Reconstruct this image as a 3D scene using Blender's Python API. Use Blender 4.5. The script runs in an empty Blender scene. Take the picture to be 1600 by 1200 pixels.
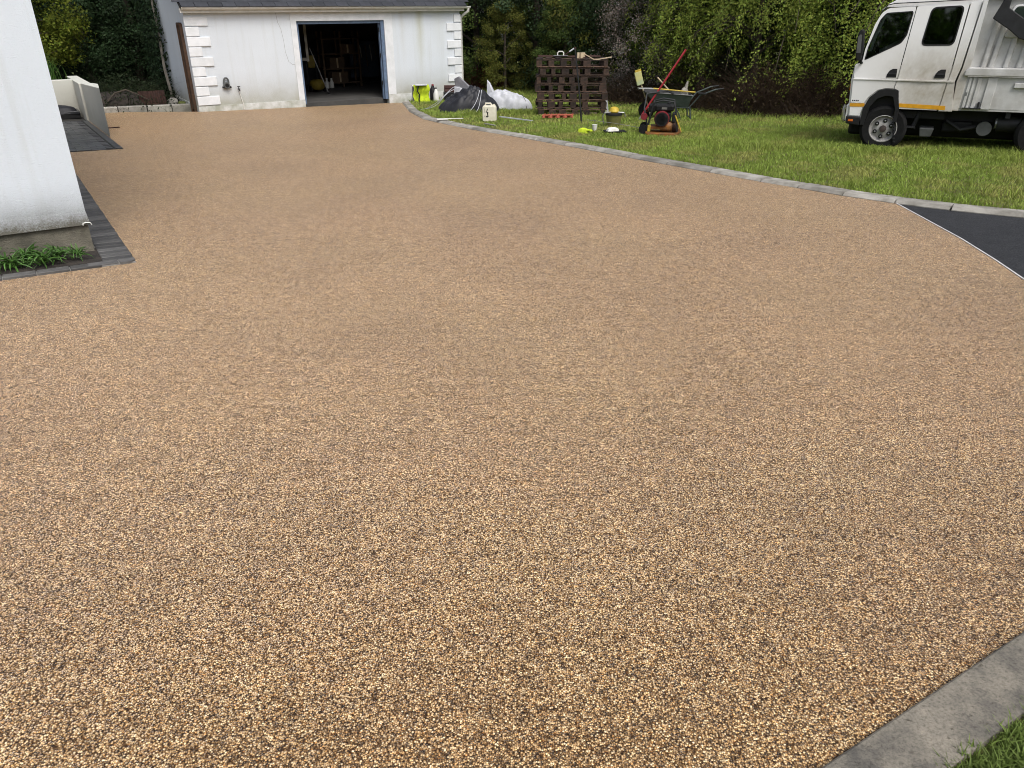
import bpy, bmesh, math, random
import numpy as np
from mathutils import Vector, Matrix, Quaternion
R = math.radians
random.seed(4); rng = np.random.default_rng(4)
scene = bpy.context.scene
COL = scene.collection
S = 0.04            # fall of the ground, away from the viewer
CAM_H = 1.55

# ------------------------------------------------------------------ camera, sky, sun, exposure
cam_d = bpy.data.cameras.new('camera'); cam = bpy.data.objects.new('camera', cam_d); COL.objects.link(cam)
cam.location = (0, 0, CAM_H); cam.rotation_euler = (R(90 - 26.973), 0, 0)
cam_d.sensor_fit = 'HORIZONTAL'; cam_d.sensor_width = 36.0; cam_d.lens = 36.0 * 1175 / 1600
cam_d.clip_start = 0.05; cam_d.clip_end = 600
scene.camera = cam
SUN_EL, SUN_AZ = R(55), R(150)     # azimuth clockwise from +Y: behind the viewer, a little to the right
world = bpy.data.worlds.new('World'); scene.world = world; world.use_nodes = True
wn = world.node_tree; wn.nodes.clear()
sky = wn.nodes.new('ShaderNodeTexSky'); sky.sky_type = 'NISHITA'; sky.sun_disc = False
sky.sun_elevation = SUN_EL; sky.sun_rotation = SUN_AZ; sky.air_density = 1.0; sky.dust_density = 4.0; sky.ozone_density = 1.0
hs = wn.nodes.new('ShaderNodeHueSaturation'); hs.inputs['Saturation'].default_value = 0.52
bg = wn.nodes.new('ShaderNodeBackground'); bg.inputs['Strength'].default_value = 0.112
wo = wn.nodes.new('ShaderNodeOutputWorld')
wn.links.new(sky.outputs[0], hs.inputs['Color']); wn.links.new(hs.outputs[0], bg.inputs[0]); wn.links.new(bg.outputs[0], wo.inputs[0])
sun_d = bpy.data.lights.new('sun', 'SUN'); sun_d.energy = 1.25; sun_d.angle = R(28); sun_d.color = (1.0, 0.975, 0.94)
sun = bpy.data.objects.new('sun', sun_d); COL.objects.link(sun)
sdir = Vector((math.sin(SUN_AZ) * math.cos(SUN_EL), math.cos(SUN_AZ) * math.cos(SUN_EL), math.sin(SUN_EL)))
sun.rotation_euler = sdir.to_track_quat('Z', 'Y').to_euler()
scene.cycles.filter_width = 1.0
scene.view_settings.view_transform = 'Standard'; scene.view_settings.look = 'None'
scene.view_settings.exposure = 0.78; scene.view_settings.gamma = 1.0; scene.view_settings.use_curve_mapping = False

# ------------------------------------------------------------------ materials
def nodes(name):
    m = bpy.data.materials.new(name); m.use_nodes = True; nt = m.node_tree
    b = nt.nodes['Principled BSDF']; return m, nt, b
def N(nt, t, **kw):
    n = nt.nodes.new(t)
    for k, v in kw.items():
        if k in n.inputs: n.inputs[k].default_value = v
        else: setattr(n, k, v)
    return n
def ramp(nt, fac, stops, interp='LINEAR'):
    r = nt.nodes.new('ShaderNodeValToRGB'); r.color_ramp.interpolation = interp
    e = r.color_ramp.elements
    while len(e) > 1: e.remove(e[-1])
    e[0].position, e[0].color = stops[0][0], (*stops[0][1], 1)
    for p, c in stops[1:]:
        x = e.new(p); x.color = (*c, 1)
    nt.links.new(fac, r.inputs[0]); return r
def mixc(nt, fac, a, b, mode='MIX'):
    n = nt.nodes.new('ShaderNodeMix'); n.data_type = 'RGBA'; n.blend_type = mode
    for i, v in ((0, fac), (6, a), (7, b)):
        if isinstance(v, bpy.types.NodeSocket): nt.links.new(v, n.inputs[i])
        elif i == 0: n.inputs[0].default_value = v
        else: n.inputs[i].default_value = (*v, 1)
    return n.outputs[2]
def mth(nt, op, a, b=0.0, clamp=False):
    n = nt.nodes.new('ShaderNodeMath'); n.operation = op; n.use_clamp = clamp
    for i, v in ((0, a), (1, b)):
        if isinstance(v, bpy.types.NodeSocket): nt.links.new(v, n.inputs[i])
        else: n.inputs[i].default_value = v
    return n.outputs[0]
def coords(nt, kind='Object'):
    if kind == 'World': return nt.nodes.new('ShaderNodeNewGeometry').outputs['Position']
    return nt.nodes.new('ShaderNodeTexCoord').outputs[kind]
def noise(nt, co, scale, detail=4, rough=.6):
    n = nt.nodes.new('ShaderNodeTexNoise'); n.inputs['Scale'].default_value = scale
    n.inputs['Detail'].default_value = detail; n.inputs['Roughness'].default_value = rough
    nt.links.new(co, n.inputs['Vector']); return n.outputs[0]
def bump(nt, b, h, strength, dist):
    n = nt.nodes.new('ShaderNodeBump'); n.inputs['Strength'].default_value = strength; n.inputs['Distance'].default_value = dist
    nt.links.new(h, n.inputs['Height']); nt.links.new(n.outputs[0], b.inputs['Normal'])
def mat(name, c1, c2=None, scale=8, rough=.7, bmp=0.0, bscale=60, metal=0.0, rnd=0.0, spec=.5, kind='Object', lo=.35, hi=.65):
    m, nt, b = nodes(name)
    co = coords(nt, kind)
    b.inputs['Roughness'].default_value = rough; b.inputs['Metallic'].default_value = metal
    b.inputs['Specular IOR Level'].default_value = spec
    c2 = c2 or tuple(x * .75 for x in c1)
    r = ramp(nt, noise(nt, co, scale), [(lo, c1), (hi, c2)])
    out = r.outputs[0]
    if rnd:
        oi = nt.nodes.new('ShaderNodeObjectInfo')
        v = mth(nt, 'ADD', mth(nt, 'MULTIPLY', oi.outputs['Random'], 2 * rnd), 1 - rnd)
        h = nt.nodes.new('ShaderNodeHueSaturation'); nt.links.new(out, h.inputs['Color']); nt.links.new(v, h.inputs['Value'])
        out = h.outputs[0]
    nt.links.new(out, b.inputs['Base Color'])
    if bmp: bump(nt, b, noise(nt, co, bscale, 3), bmp, .01)
    return m
M = {}
# resin bound gravel
def gravel_mat():
    m, nt, b = nodes('resin_gravel')
    co = coords(nt, 'World')
    vo = nt.nodes.new('ShaderNodeTexVoronoi'); vo.inputs['Scale'].default_value = 205; vo.inputs['Randomness'].default_value = 1
    nt.links.new(co, vo.inputs['Vector'])
    sep = nt.nodes.new('ShaderNodeSeparateColor'); nt.links.new(vo.outputs['Color'], sep.inputs[0])
    stones = ramp(nt, sep.outputs[0], [(0, (.035, .024, .013)), (.12, (.095, .062, .03)), (.3, (.205, .135, .065)), (.5, (.37, .245, .132)),
                                      (.66, (.53, .385, .225)), (.8, (.70, .55, .37)), (.9, (.82, .71, .53)), (1, (.9, .83, .70))]).outputs[0]
    tint = ramp(nt, sep.outputs[1], [(0, (1, 1, 1)), (.8, (1, 1, 1)), (.9, (1.06, .86, .62)), (.96, (.85, .83, .8)), (1, (1.05, .9, .45))], 'CONSTANT').outputs[0]
    c = mixc(nt, 1.0, stones, tint, 'MULTIPLY')
    # clumps a few stones wide, and broad trowelled patches
    cl = noise(nt, co, 72, 2); c = mixc(nt, 1.0, c, ramp(nt, cl, [(.32, (.62, .60, .57)), (.68, (1.30, 1.29, 1.27))]).outputs[0], 'MULTIPLY')
    cl2 = noise(nt, co, 22, 3); c = mixc(nt, 1.0, c, ramp(nt, cl2, [(.34, (.82, .81, .79)), (.66, (1.15, 1.15, 1.14))]).outputs[0], 'MULTIPLY')
    c = mixc(nt, 1.0, c, ramp(nt, noise(nt, co, 7.5, 4, .7), [(.32, (.89, .885, .88)), (.68, (1.08, 1.08, 1.08))]).outputs[0], 'MULTIPLY')
    pa = noise(nt, co, .8, 4, .55); c = mixc(nt, 1.0, c, ramp(nt, pa, [(.30, (.86, .85, .84)), (.52, (1.0, 1.0, 1.0)), (.7, (1.07, 1.07, 1.07))]).outputs[0], 'MULTIPLY')
    hu = noise(nt, co, .45, 3); c = mixc(nt, 1.0, c, ramp(nt, hu, [(.35, (1.16, 1.01, .79)), (.65, (1.12, 1.01, .76))]).outputs[0], 'MULTIPLY')
    gap = ramp(nt, vo.outputs['Distance'], [(.40, (1, 1, 1)), (.70, (.22, .165, .11))]).outputs[0]  # dark binder, with the shade between stones also painted into the colour
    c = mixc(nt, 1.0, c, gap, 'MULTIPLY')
    nt.links.new(c, b.inputs['Base Color'])
    b.inputs['Roughness'].default_value = .48; b.inputs['Specular IOR Level'].default_value = .22
    gr = ramp(nt, noise(nt, co, 26, 2, .75), [(.34, (.5, .5, .5)), (.66, (1, 1, 1))]).outputs[0]
    nt.links.new(mth(nt, 'MULTIPLY', mth(nt, 'MULTIPLY', gr, gap), 1.0), b.inputs['Sheen Weight']); b.inputs['Sheen Roughness'].default_value = .3; b.inputs['Sheen Tint'].default_value = (1, .81, .68, 1)
    hgt = mth(nt, 'SUBTRACT', mth(nt, 'MULTIPLY', sep.outputs[2], .35), vo.outputs['Distance'])
    bump(nt, b, hgt, 1.0, .0045)
    return m
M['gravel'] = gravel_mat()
def lawn_mat():
    m, nt, b = nodes('turf'); co = coords(nt, 'World')
    c = ramp(nt, noise(nt, co, 1.3, 5), [(.3, (.085, .11, .022)), (.55, (.135, .155, .036)), (.75, (.17, .17, .05))]).outputs[0]
    c = mixc(nt, 1, c, ramp(nt, noise(nt, co, 60, 3), [(.3, (.5, .5, .45)), (.7, (1.3, 1.3, 1.2))]).outputs[0], 'MULTIPLY')
    nt.links.new(c, b.inputs['Base Color']); b.inputs['Roughness'].default_value = .9
    bump(nt, b, noise(nt, co, 70, 3), 1, .03); return m
M['turf'] = lawn_mat()
def attr_mat(name, trans=.25, rough=.6, spec=.15):
    m, nt, b = nodes(name)
    a = nt.nodes.new('ShaderNodeVertexColor'); a.layer_name = 'Col'
    nt.links.new(a.outputs[0], b.inputs['Base Color']); b.inputs['Roughness'].default_value = rough; b.inputs['Specular IOR Level'].default_value = spec
    tr = nt.nodes.new('ShaderNodeBsdfTranslucent'); nt.links.new(a.outputs[0], tr.inputs['Color'])
    mx = nt.nodes.new('ShaderNodeMixShader'); mx.inputs[0].default_value = trans
    nt.links.new(b.outputs[0], mx.inputs[1]); nt.links.new(tr.outputs[0], mx.inputs[2])
    nt.links.new(mx.outputs[0], nt.nodes['Material Output'].inputs[0]); return m
M['leaf'] = attr_mat('leaf_green', .36)
M['blade'] = attr_mat('grass_blade', .3, .6, .2)
def render_wall(name, base, grime, z0, z1, stain=True, bstr=.8, bs=130, streak=None):
    """painted rough render; real grime in a band between z0 and z1 (object space)"""
    m, nt, b = nodes(name); co = coords(nt, 'Object')
    sp = nt.nodes.new('ShaderNodeSeparateXYZ'); nt.links.new(co, sp.inputs[0])
    n1 = noise(nt, co, 3.5, 5); n2 = noise(nt, co, 90, 3); n3 = noise(nt, co, .9, 4)
    mp = nt.nodes.new('ShaderNodeMapping'); mp.inputs['Scale'].default_value = (6, 6, .35); nt.links.new(co, mp.inputs[0])
    run = noise(nt, mp.outputs[0], 1.6, 4)
    c = ramp(nt, n3, [(.3, base), (.75, tuple(x * .93 for x in base))]).outputs[0]
    if stain:
        f = ramp(nt, run, [(.52, (0, 0, 0)), (.8, (.5, .5, .5))]).outputs[0]
        c = mixc(nt, f, c, tuple(x * .8 for x in (base[0], base[1] * .98, base[2] * .9)))
    t = mth(nt, 'DIVIDE', mth(nt, 'SUBTRACT', z1, sp.outputs[2]), z1 - z0, True)
    t = mth(nt, 'MULTIPLY', t, mth(nt, 'ADD', mth(nt, 'MULTIPLY', t, 1.3), .15))
    t = mth(nt, 'MULTIPLY', t, mth(nt, 'ADD', n1, mth(nt, 'MULTIPLY', n2, .7)), True)
    c = mixc(nt, t, c, grime)
    if streak:
        for x0, w, zt, zb, scol, amt in streak:
            d = mth(nt, 'ABSOLUTE', mth(nt, 'SUBTRACT', mth(nt, 'ADD', sp.outputs[0], mth(nt, 'MULTIPLY', mth(nt, 'SUBTRACT', n1, .5), .12)), x0))
            f = mth(nt, 'SUBTRACT', 1.0, mth(nt, 'DIVIDE', d, w), True)
            g = mth(nt, 'DIVIDE', mth(nt, 'SUBTRACT', sp.outputs[2], zb), zt - zb, True)
            f = mth(nt, 'MULTIPLY', mth(nt, 'MULTIPLY', f, g), amt); c = mixc(nt, f, c, scol)
    nt.links.new(c, b.inputs['Base Color']); b.inputs['Roughness'].default_value = .85; b.inputs['Specular IOR Level'].default_value = .25
    hb = mth(nt, 'ADD', noise(nt, co, bs, 2), mth(nt, 'MULTIPLY', noise(nt, co, bs * .4, 2), .6))
    bump(nt, b, hb, bstr, .012); return m
M['house_wall'] = render_wall('house_render', (.655, .71, .765), (.12, .115, .095), .2, .60, True, .5, 150)
M['plinth'] = mat('plinth_render', (.17, .155, .12), (.085, .08, .06), 6, .9, .9, 90)
M['garage_wall'] = render_wall('garage_render', (.63, .67, .71), (.36, .36, .31), .0, .9, True, .35, 70,
                               [(5.75, .16, 2.1, .35, (.42, .42, .30), .75), (5.25, .10, 2.1, .6, (.5, .5, .46), .5), (6.3, .25, 2.1, .9, (.58, .6, .57), .5), (5.0, .1, 2.1, 1.2, (.58, .6, .57), .5)])
M['quoin'] = mat('quoin_paint', (.74, .755, .775), (.64, .66, .67), 5, .8, .3, 80, rnd=.05)
M['garage_plinth'] = mat('garage_plinth_paint', (.62, .63, .62), (.34, .35, .29), 4, .85, .4, 60)
M['concrete'] = mat('kerb_concrete', (.33, .315, .28), (.185, .175, .15), 6, .9, .5, 120, rnd=.2, spec=.2, kind='World')
def slab_mat():
    m, nt, b = nodes('slab_concrete'); co = coords(nt, 'World')
    c = ramp(nt, noise(nt, co, 5.5, 6, .65), [(.35, (.095, .089, .079)), (.5, (.18, .163, .134)), (.66, (.26, .232, .187))]).outputs[0]
    c = mixc(nt, 1, c, ramp(nt, noise(nt, co, 120, 5, .8), [(.3, (.45, .44, .42)), (.5, (1, 1, 1)), (.72, (1.35, 1.33, 1.28))]).outputs[0], 'MULTIPLY')
    c = mixc(nt, 1, c, ramp(nt, noise(nt, co, 42, 3), [(.27, (.45, .43, .4)), (.36, (1, 1, 1))]).outputs[0], 'MULTIPLY')
    nt.links.new(c, b.inputs['Base Color']); b.inputs['Roughness'].default_value = .9; b.inputs['Specular IOR Level'].default_value = .25
    bump(nt, b, noise(nt, co, 190, 4), .6, .004); return m
M['slab'] = slab_mat()
M['mortar'] = mat('mortar', (.24, .235, .22), (.15, .147, .14), 20, .9)
M['joint'] = mat('open_joint_dirt', (.03, .028, .022), (.015, .014, .012), 20, .95)
M['paver'] = mat('charcoal_paver', (.092, .089, .085), (.056, .054, .052), 14, .6, .4, 150, rnd=.45)
M['paver_wet'] = mat('wet_charcoal_paver', (.045, .046, .05), (.026, .027, .03), 9, .32, .3, 90, rnd=.35)
M['cream'] = render_wall('cream_render', (.56, .56, .50), (.38, .37, .32), -.3, .5, False, .3, 90)
M['soil'] = mat('soil', (.035, .027, .02), (.014, .011, .009), 10, .95, 1, 30, kind='World')
def tarmac_mat():
    m, nt, b = nodes('new_tarmac'); co = coords(nt, 'World')
    c = ramp(nt, noise(nt, co, 75, 3, .7), [(.32, (.010, .0105, .012)), (.5, (.021, .022, .025)), (.7, (.042, .043, .047))]).outputs[0]
    c = mixc(nt, 1, c, ramp(nt, noise(nt, co, 9, 5), [(.3, (.75, .75, .76)), (.7, (1.25, 1.24, 1.2))]).outputs[0], 'MULTIPLY')
    c = mixc(nt, ramp(nt, noise(nt, co, 48, 1), [(.76, (0, 0, 0)), (.8, (1, 1, 1))]).outputs[0], c, (.16, .14, .11))
    nt.links.new(c, b.inputs['Base Color']); b.inputs['Roughness'].default_value = .75; b.inputs['Specular IOR Level'].default_value = .25
    bump(nt, b, noise(nt, co, 90, 3), 1, .008); return m
M['tarmac'] = tarmac_mat()
M['slate'] = mat('roof_slate', (.034, .036, .042), (.022, .023, .027), 6, .55, .3, 50, rnd=.3)
M['upvc'] = mat('white_upvc', (.74, .73, .69), (.62, .61, .56), 5, .35)
M['blue'] = mat('blue_grey_paint', (.13, .19, .29), (.09, .13, .2), 9, .5, .2, 40)
M['brownwood'] = mat('brown_timber', (.10, .05, .025), (.05, .026, .014), 12, .7, .3, 40)
M['greyplastic'] = mat('grey_plastic', (.10, .105, .105), (.07, .072, .07), 10, .5)
M['black'] = mat('black_plastic', (.012, .012, .013), (.008, .008, .008), 10, .55, spec=.3)
M['rubber'] = mat('tyre_rubber', (.013, .013, .013), (.008, .008, .008), 20, .9, .3, 60, spec=.2)
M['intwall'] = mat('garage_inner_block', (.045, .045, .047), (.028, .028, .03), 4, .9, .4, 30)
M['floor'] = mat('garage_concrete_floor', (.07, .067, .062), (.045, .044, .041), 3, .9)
M['card'] = mat('cardboard', (.11, .07, .04), (.07, .046, .028), 6, .85, rnd=.15)
M['woodshelf'] = mat('shelf_timber', (.12, .078, .045), (.08, .05, .03), 6, .8)
M['yellow'] = mat('yellow_plastic', (.58, .42, .03), (.36, .25, .03), 9, .55)
M['shaded_yellow'] = mat('shaded_yellow_plastic', (.19, .14, .012), (.12, .09, .01), 6, .6)  # yellow darkened: dimness of the garage interior put into the colour
M['steel'] = mat('grey_steel', (.35, .35, .35), (.25, .25, .25), 12, .4, metal=.7)
M['darksteel'] = mat('dark_steel', (.02, .021, .023), (.012, .012, .013), 10, .55, spec=.35)
M['pallet'] = mat('weathered_pallet_wood', (.055, .030, .020), (.02, .012, .008), 14, .85, .5, 50, rnd=.55)
M['palletboard'] = mat('grey_pallet_board', (.10, .058, .038), (.04, .022, .015), 14, .85, .5, 50, rnd=.6)
M['palelumber'] = mat('fresh_timber', (.52, .42, .28), (.42, .33, .21), 9, .7)
M['rust'] = mat('rusty_steel', (.05, .02, .013), (.026, .012, .009), 25, .9, .5, 60)
M['red'] = mat('red_paint', (.30, .012, .02), (.2, .01, .015), 10, .4)
M['redrope'] = mat('faded_red_rope', (.36, .09, .05), (.25, .06, .035), 40, .9)
M['hiviz'] = mat('hi_vis_fabric', (.56, .70, .02), (.36, .46, .015), 9, .85)
M['whiteplastic'] = mat('white_plastic', (.72, .72, .68), (.6, .59, .53), 5, .45)
M['sack'] = mat('white_woven_plastic', (.54, .55, .58), (.38, .39, .41), 6, .5, .3, 30)
M['tarp'] = mat('black_tarpaulin', (.026, .027, .032), (.013, .013, .016), 5, .5, .2, 20, spec=.25)
M['cream_can'] = mat('cream_can_plastic', (.72, .69, .58), (.62, .58, .46), 6, .5)
M['greengrey'] = mat('barrow_green', (.045, .06, .056), (.028, .04, .036), 8, .55)
M['engine_red'] = mat('engine_red', (.20, .018, .025), (.1, .01, .014), 10, .45)
M['orange'] = mat('orange_paint', (.30, .115, .02), (.10, .05, .02), 9, .55)
M['amber'] = mat('amber_lens', (.65, .16, .03), (.5, .12, .02), 7, .25)
M['stripe'] = mat('orange_tape', (.68, .33, .012), (.52, .25, .015), 12, .4)
M['chrome'] = mat('chrome', (.6, .6, .62), (.5, .5, .5), 6, .2, metal=.9)
M['bark'] = mat('bark', (.07, .055, .04), (.035, .028, .02), 9, .95, .6, 30)
M['twig'] = mat('brown_twig', (.075, .042, .026), (.04, .023, .016), 5, .9)
M['paletwig'] = mat('grey_twig', (.20, .18, .15), (.12, .11, .09), 5, .9)
def truck_mat():
    m, nt, b = nodes('dirty_white_paint'); co = coords(nt, 'World'); ob = coords(nt, 'Object')
    sp = nt.nodes.new('ShaderNodeSeparateXYZ'); nt.links.new(ob, sp.inputs[0])
    n = noise(nt, ob, 3.2, 6, .65); n2 = noise(nt, ob, 26, 4)
    x = mth(nt, 'DIVIDE', mth(nt, 'ADD', sp.outputs[0], .45), .75, True)
    zt = mth(nt, 'SUBTRACT', 1.0, mth(nt, 'DIVIDE', mth(nt, 'SUBTRACT', sp.outputs[2], 1.15), .5, True))
    f = mth(nt, 'MULTIPLY', mth(nt, 'MULTIPLY', x, zt), mth(nt, 'ADD', mth(nt, 'MULTIPLY', n, .9), mth(nt, 'MULTIPLY', n2, .35)), True)
    f = mth(nt, 'ADD', mth(nt, 'MULTIPLY', f, 1.05), mth(nt, 'MULTIPLY', n, .06), True)
    c = mixc(nt, f, (.75, .75, .74), (.31, .275, .21))
    nt.links.new(c, b.inputs['Base Color']); nt.links.new(mth(nt, 'ADD', mth(nt, 'MULTIPLY', f, .4), .3), b.inputs['Roughness']); return m
M['truck'] = truck_mat()
M['tipper'] = mat('dirty_tipper_paint', (.56, .56, .545), (.36, .35, .325), 5, .55, .1, 30, lo=.3, hi=.75)
def glass_mat():
    m, nt, b = nodes('tinted_glass'); nt.nodes.remove(b)
    tr = nt.nodes.new('ShaderNodeBsdfTransparent'); tr.inputs[0].default_value = (.42, .48, .43, 1)
    gl = nt.nodes.new('ShaderNodeBsdfGlossy'); gl.inputs['Roughness'].default_value = .03; gl.inputs[0].default_value = (.9, .9, .9, 1)
    fr = nt.nodes.new('ShaderNodeFresnel'); fr.inputs['IOR'].default_value = 1.75
    mx = nt.nodes.new('ShaderNodeMixShader'); nt.links.new(fr.outputs[0], mx.inputs[0]); nt.links.new(tr.outputs[0], mx.inputs[1]); nt.links.new(gl.outputs[0], mx.inputs[2])
    nt.links.new(mx.outputs[0], nt.nodes['Material Output'].inputs[0]); return m
M['glass'] = glass_mat()

# ------------------------------------------------------------------ mesh helpers
class MB:
    def __init__(s): s.v = []; s.f = []
    def add(s, vs, fs, T=None):
        o = len(s.v)
        s.v += [tuple(T @ Vector(p)) if T else tuple(p) for p in vs]; s.f += [tuple(o + i for i in f) for f in fs]; return s
    def box(s, c, d, rot=None, T=None):
        x, y, z = (k / 2 for k in d)
        vs = [Vector(p) for p in ((-x,-y,-z),(x,-y,-z),(x,y,-z),(-x,y,-z),(-x,-y,z),(x,-y,z),(x,y,z),(-x,y,z))]
        if rot is not None: vs = [rot @ p for p in vs]
        vs = [p + Vector(c) for p in vs]
        return s.add(vs, [(0,3,2,1),(4,5,6,7),(0,1,5,4),(1,2,6,5),(2,3,7,6),(3,0,4,7)], T)
    def hexa(s, b, t):      # bottom 4 (ccw), top 4
        return s.add(list(b) + list(t), [(3,2,1,0),(4,5,6,7),(0,1,5,4),(1,2,6,5),(2,3,7,6),(3,0,4,7)])
    def prism(s, poly, axis, a, b):   # poly of 2d pts, extruded along axis between a and b
        n = len(poly)
        def P(p, k): return {'x': (k, p[0], p[1]), 'y': (p[0], k, p[1]), 'z': (p[0], p[1], k)}[axis]
        vs = [P(p, a) for p in poly] + [P(p, b) for p in poly]
        return s.add(vs, [tuple(range(n)), tuple(range(2*n-1, n-1, -1))] + [(i, i+n, (i+1) % n + n, (i+1) % n) for i in range(n)])
    def tube(s, pts, r, n=6, cap=True):
        pts = [Vector(p) for p in pts]; rs = r if isinstance(r, (list, tuple)) else [r] * len(pts)
        o = len(s.v); up = None
        for i, p in enumerate(pts):
            t = (pts[min(i+1, len(pts)-1)] - pts[max(i-1, 0)]).normalized()
            if up is None: up = t.orthogonal().normalized()
            u = (up - t * up.dot(t)); u = u.normalized() if u.length > 1e-6 else t.orthogonal().normalized(); up = u; w = t.cross(u)
            for k in range(n):
                a = 2 * math.pi * k / n; s.v.append(tuple(p + (u * math.cos(a) + w * math.sin(a)) * rs[i]))
        for i in range(len(pts) - 1):
            for k in range(n):
                k2 = (k + 1) % n; s.f.append((o+i*n+k, o+i*n+k2, o+(i+1)*n+k2, o+(i+1)*n+k))
        if cap:
            s.f.append(tuple(o + k for k in range(n-1, -1, -1))); e = o + (len(pts)-1) * n; s.f.append(tuple(e + k for k in range(n)))
        return s
    def lathe(s, prof, c, axis='z', n=20, cap=True):   # prof [(r, h)]
        o = len(s.v)
        for r, h in prof:
            for k in range(n):
                a = 2 * math.pi * k / n; q = (r * math.cos(a), r * math.sin(a))
                p = {'z': (q[0], q[1], h), 'y': (q[0], h, q[1]), 'x': (h, q[0], q[1])}[axis]
                s.v.append((p[0]+c[0], p[1]+c[1], p[2]+c[2]))
        for i in range(len(prof)-1):
            for k in range(n):
                k2 = (k+1) % n; s.f.append((o+i*n+k, o+i*n+k2, o+(i+1)*n+k2, o+(i+1)*n+k))
        if cap: s.f.append(tuple(o+k for k in range(n-1,-1,-1))); e = o+(len(prof)-1)*n; s.f.append(tuple(e+k for k in range(n)))
        return s
    def build(s, name, m, parent=None, bevel=0, smooth=False, seg=2):
        me = bpy.data.meshes.new(name); me.from_pydata(s.v, [], s.f)
        bm = bmesh.new(); bm.from_mesh(me); bmesh.ops.recalc_face_normals(bm, faces=bm.faces)
        if bevel: bmesh.ops.bevel(bm, geom=[e for e in bm.edges if e.calc_face_angle(0) > .5], offset=bevel, segments=seg, affect='EDGES', profile=.5, clamp_overlap=True)
        bm.to_mesh(me); bm.free()
        me.materials.append(M[m] if isinstance(m, str) else m)
        if smooth:
            for p in me.polygons: p.use_smooth = True
            try: me.set_sharp_from_angle(angle=R(40))
            except Exception: pass
        ob = bpy.data.objects.new(name, me); COL.objects.link(ob)
        if parent: ob.parent = parent
        return ob
def tag(o, label=None, cat=None, group=None, kind=None):
    if label: o['label'] = label
    if cat: o['category'] = cat
    if group: o['group'] = group
    if kind: o['kind'] = kind
    return o
def thing(name, label, cat, loc=(0,0,0), rz=0, group=None):
    o = bpy.data.objects.new(name, None); COL.objects.link(o); o.empty_display_size = .1
    o.location = loc; o.rotation_euler = (0, 0, rz); return tag(o, label, cat, group)
def inst(src, parent, loc=(0,0,0), rot=(0,0,0), scale=None):   # one more alike piece that shares the mesh
    o = src.copy(); COL.objects.link(o); o.parent = parent; o.location = loc; o.rotation_euler = rot
    if scale: o.scale = scale
    return o
def copy_thing(root, loc, rz, label, group=None, scale=None):
    r = root.copy(); COL.objects.link(r); r.location = loc; r.rotation_euler = (0, 0, rz); r['label'] = label
    if group: r['group'] = group
    if scale: r.scale = scale
    for ch in list(root.children):
        c = ch.copy(); COL.objects.link(c); c.parent = r
        for g in list(ch.children):
            d = g.copy(); COL.objects.link(d); d.parent = c
    return r
def gz(x, y, dz=0): return (x, y, -S * y + dz)
def bigmesh(name, V, F, m, colors=None, parent=None, smooth=False):
    me = bpy.data.meshes.new(name); nv, nf, k = len(V), len(F), F.shape[1]
    me.vertices.add(nv); me.vertices.foreach_set('co', V.astype(np.float32).ravel())
    me.loops.add(nf * k); me.loops.foreach_set('vertex_index', F.astype(np.int32).ravel())
    me.polygons.add(nf); me.polygons.foreach_set('loop_start', np.arange(nf, dtype=np.int32) * k)
    me.update(calc_edges=True)
    if colors is not None:
        a = me.color_attributes.new('Col', 'FLOAT_COLOR', 'POINT')
        a.data.foreach_set('color', np.concatenate([colors, np.ones((nv, 1))], 1).astype(np.float32).ravel())
    me.materials.append(M[m])
    o = bpy.data.objects.new(name, me); COL.objects.link(o)
    if parent: o.parent = parent
    return o
def inside(P, poly):
    x, y = P[:, 0], P[:, 1]; r = np.zeros(len(P), bool); n = len(poly); j = n - 1
    for i in range(n):
        xi, yi = poly[i]; xj, yj = poly[j]
        with np.errstate(divide='ignore', invalid='ignore'):
            c = ((yi > y) != (yj > y)) & (x < (xj - xi) * (y - yi) / (yj - yi + 1e-12) + xi)
        r ^= c; j = i
    return r
def sheet(name, poly, dz, m, kind='structure', tri=True):
    bm = bmesh.new(); vs = [bm.verts.new(gz(x, y, dz)) for x, y in poly]; bm.faces.new(vs)
    bmesh.ops.triangulate(bm, faces=bm.faces[:]); bmesh.ops.recalc_face_normals(bm, faces=bm.faces)
    for f in bm.faces:
        if f.normal.z < 0: f.normal_flip()
    me = bpy.data.meshes.new(name); bm.to_mesh(me); bm.free(); me.materials.append(M[m])
    o = bpy.data.objects.new(name, me); COL.objects.link(o); o['kind'] = kind; return o

AZ = R(32.6); E1 = Vector((math.cos(AZ), math.sin(AZ), 0)); E2 = Vector((-math.sin(AZ), math.cos(AZ), 0))
HP = Vector((-3.307, 5.801, 0)); HZ = -.232        # house corner
GP = Vector((-7.237, 18.427, 0)); GZ = -.737       # garage near left corner
def hw(a, b): p = HP + E1 * a + E2 * b; return (p.x, p.y)
def gw(a, b): p = GP + E1 * a + E2 * b; return (p.x, p.y)
def hz(a, b, dz=0): x, y = hw(a, b); return -S * y + dz - HZ     # ground height in the house frame

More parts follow.
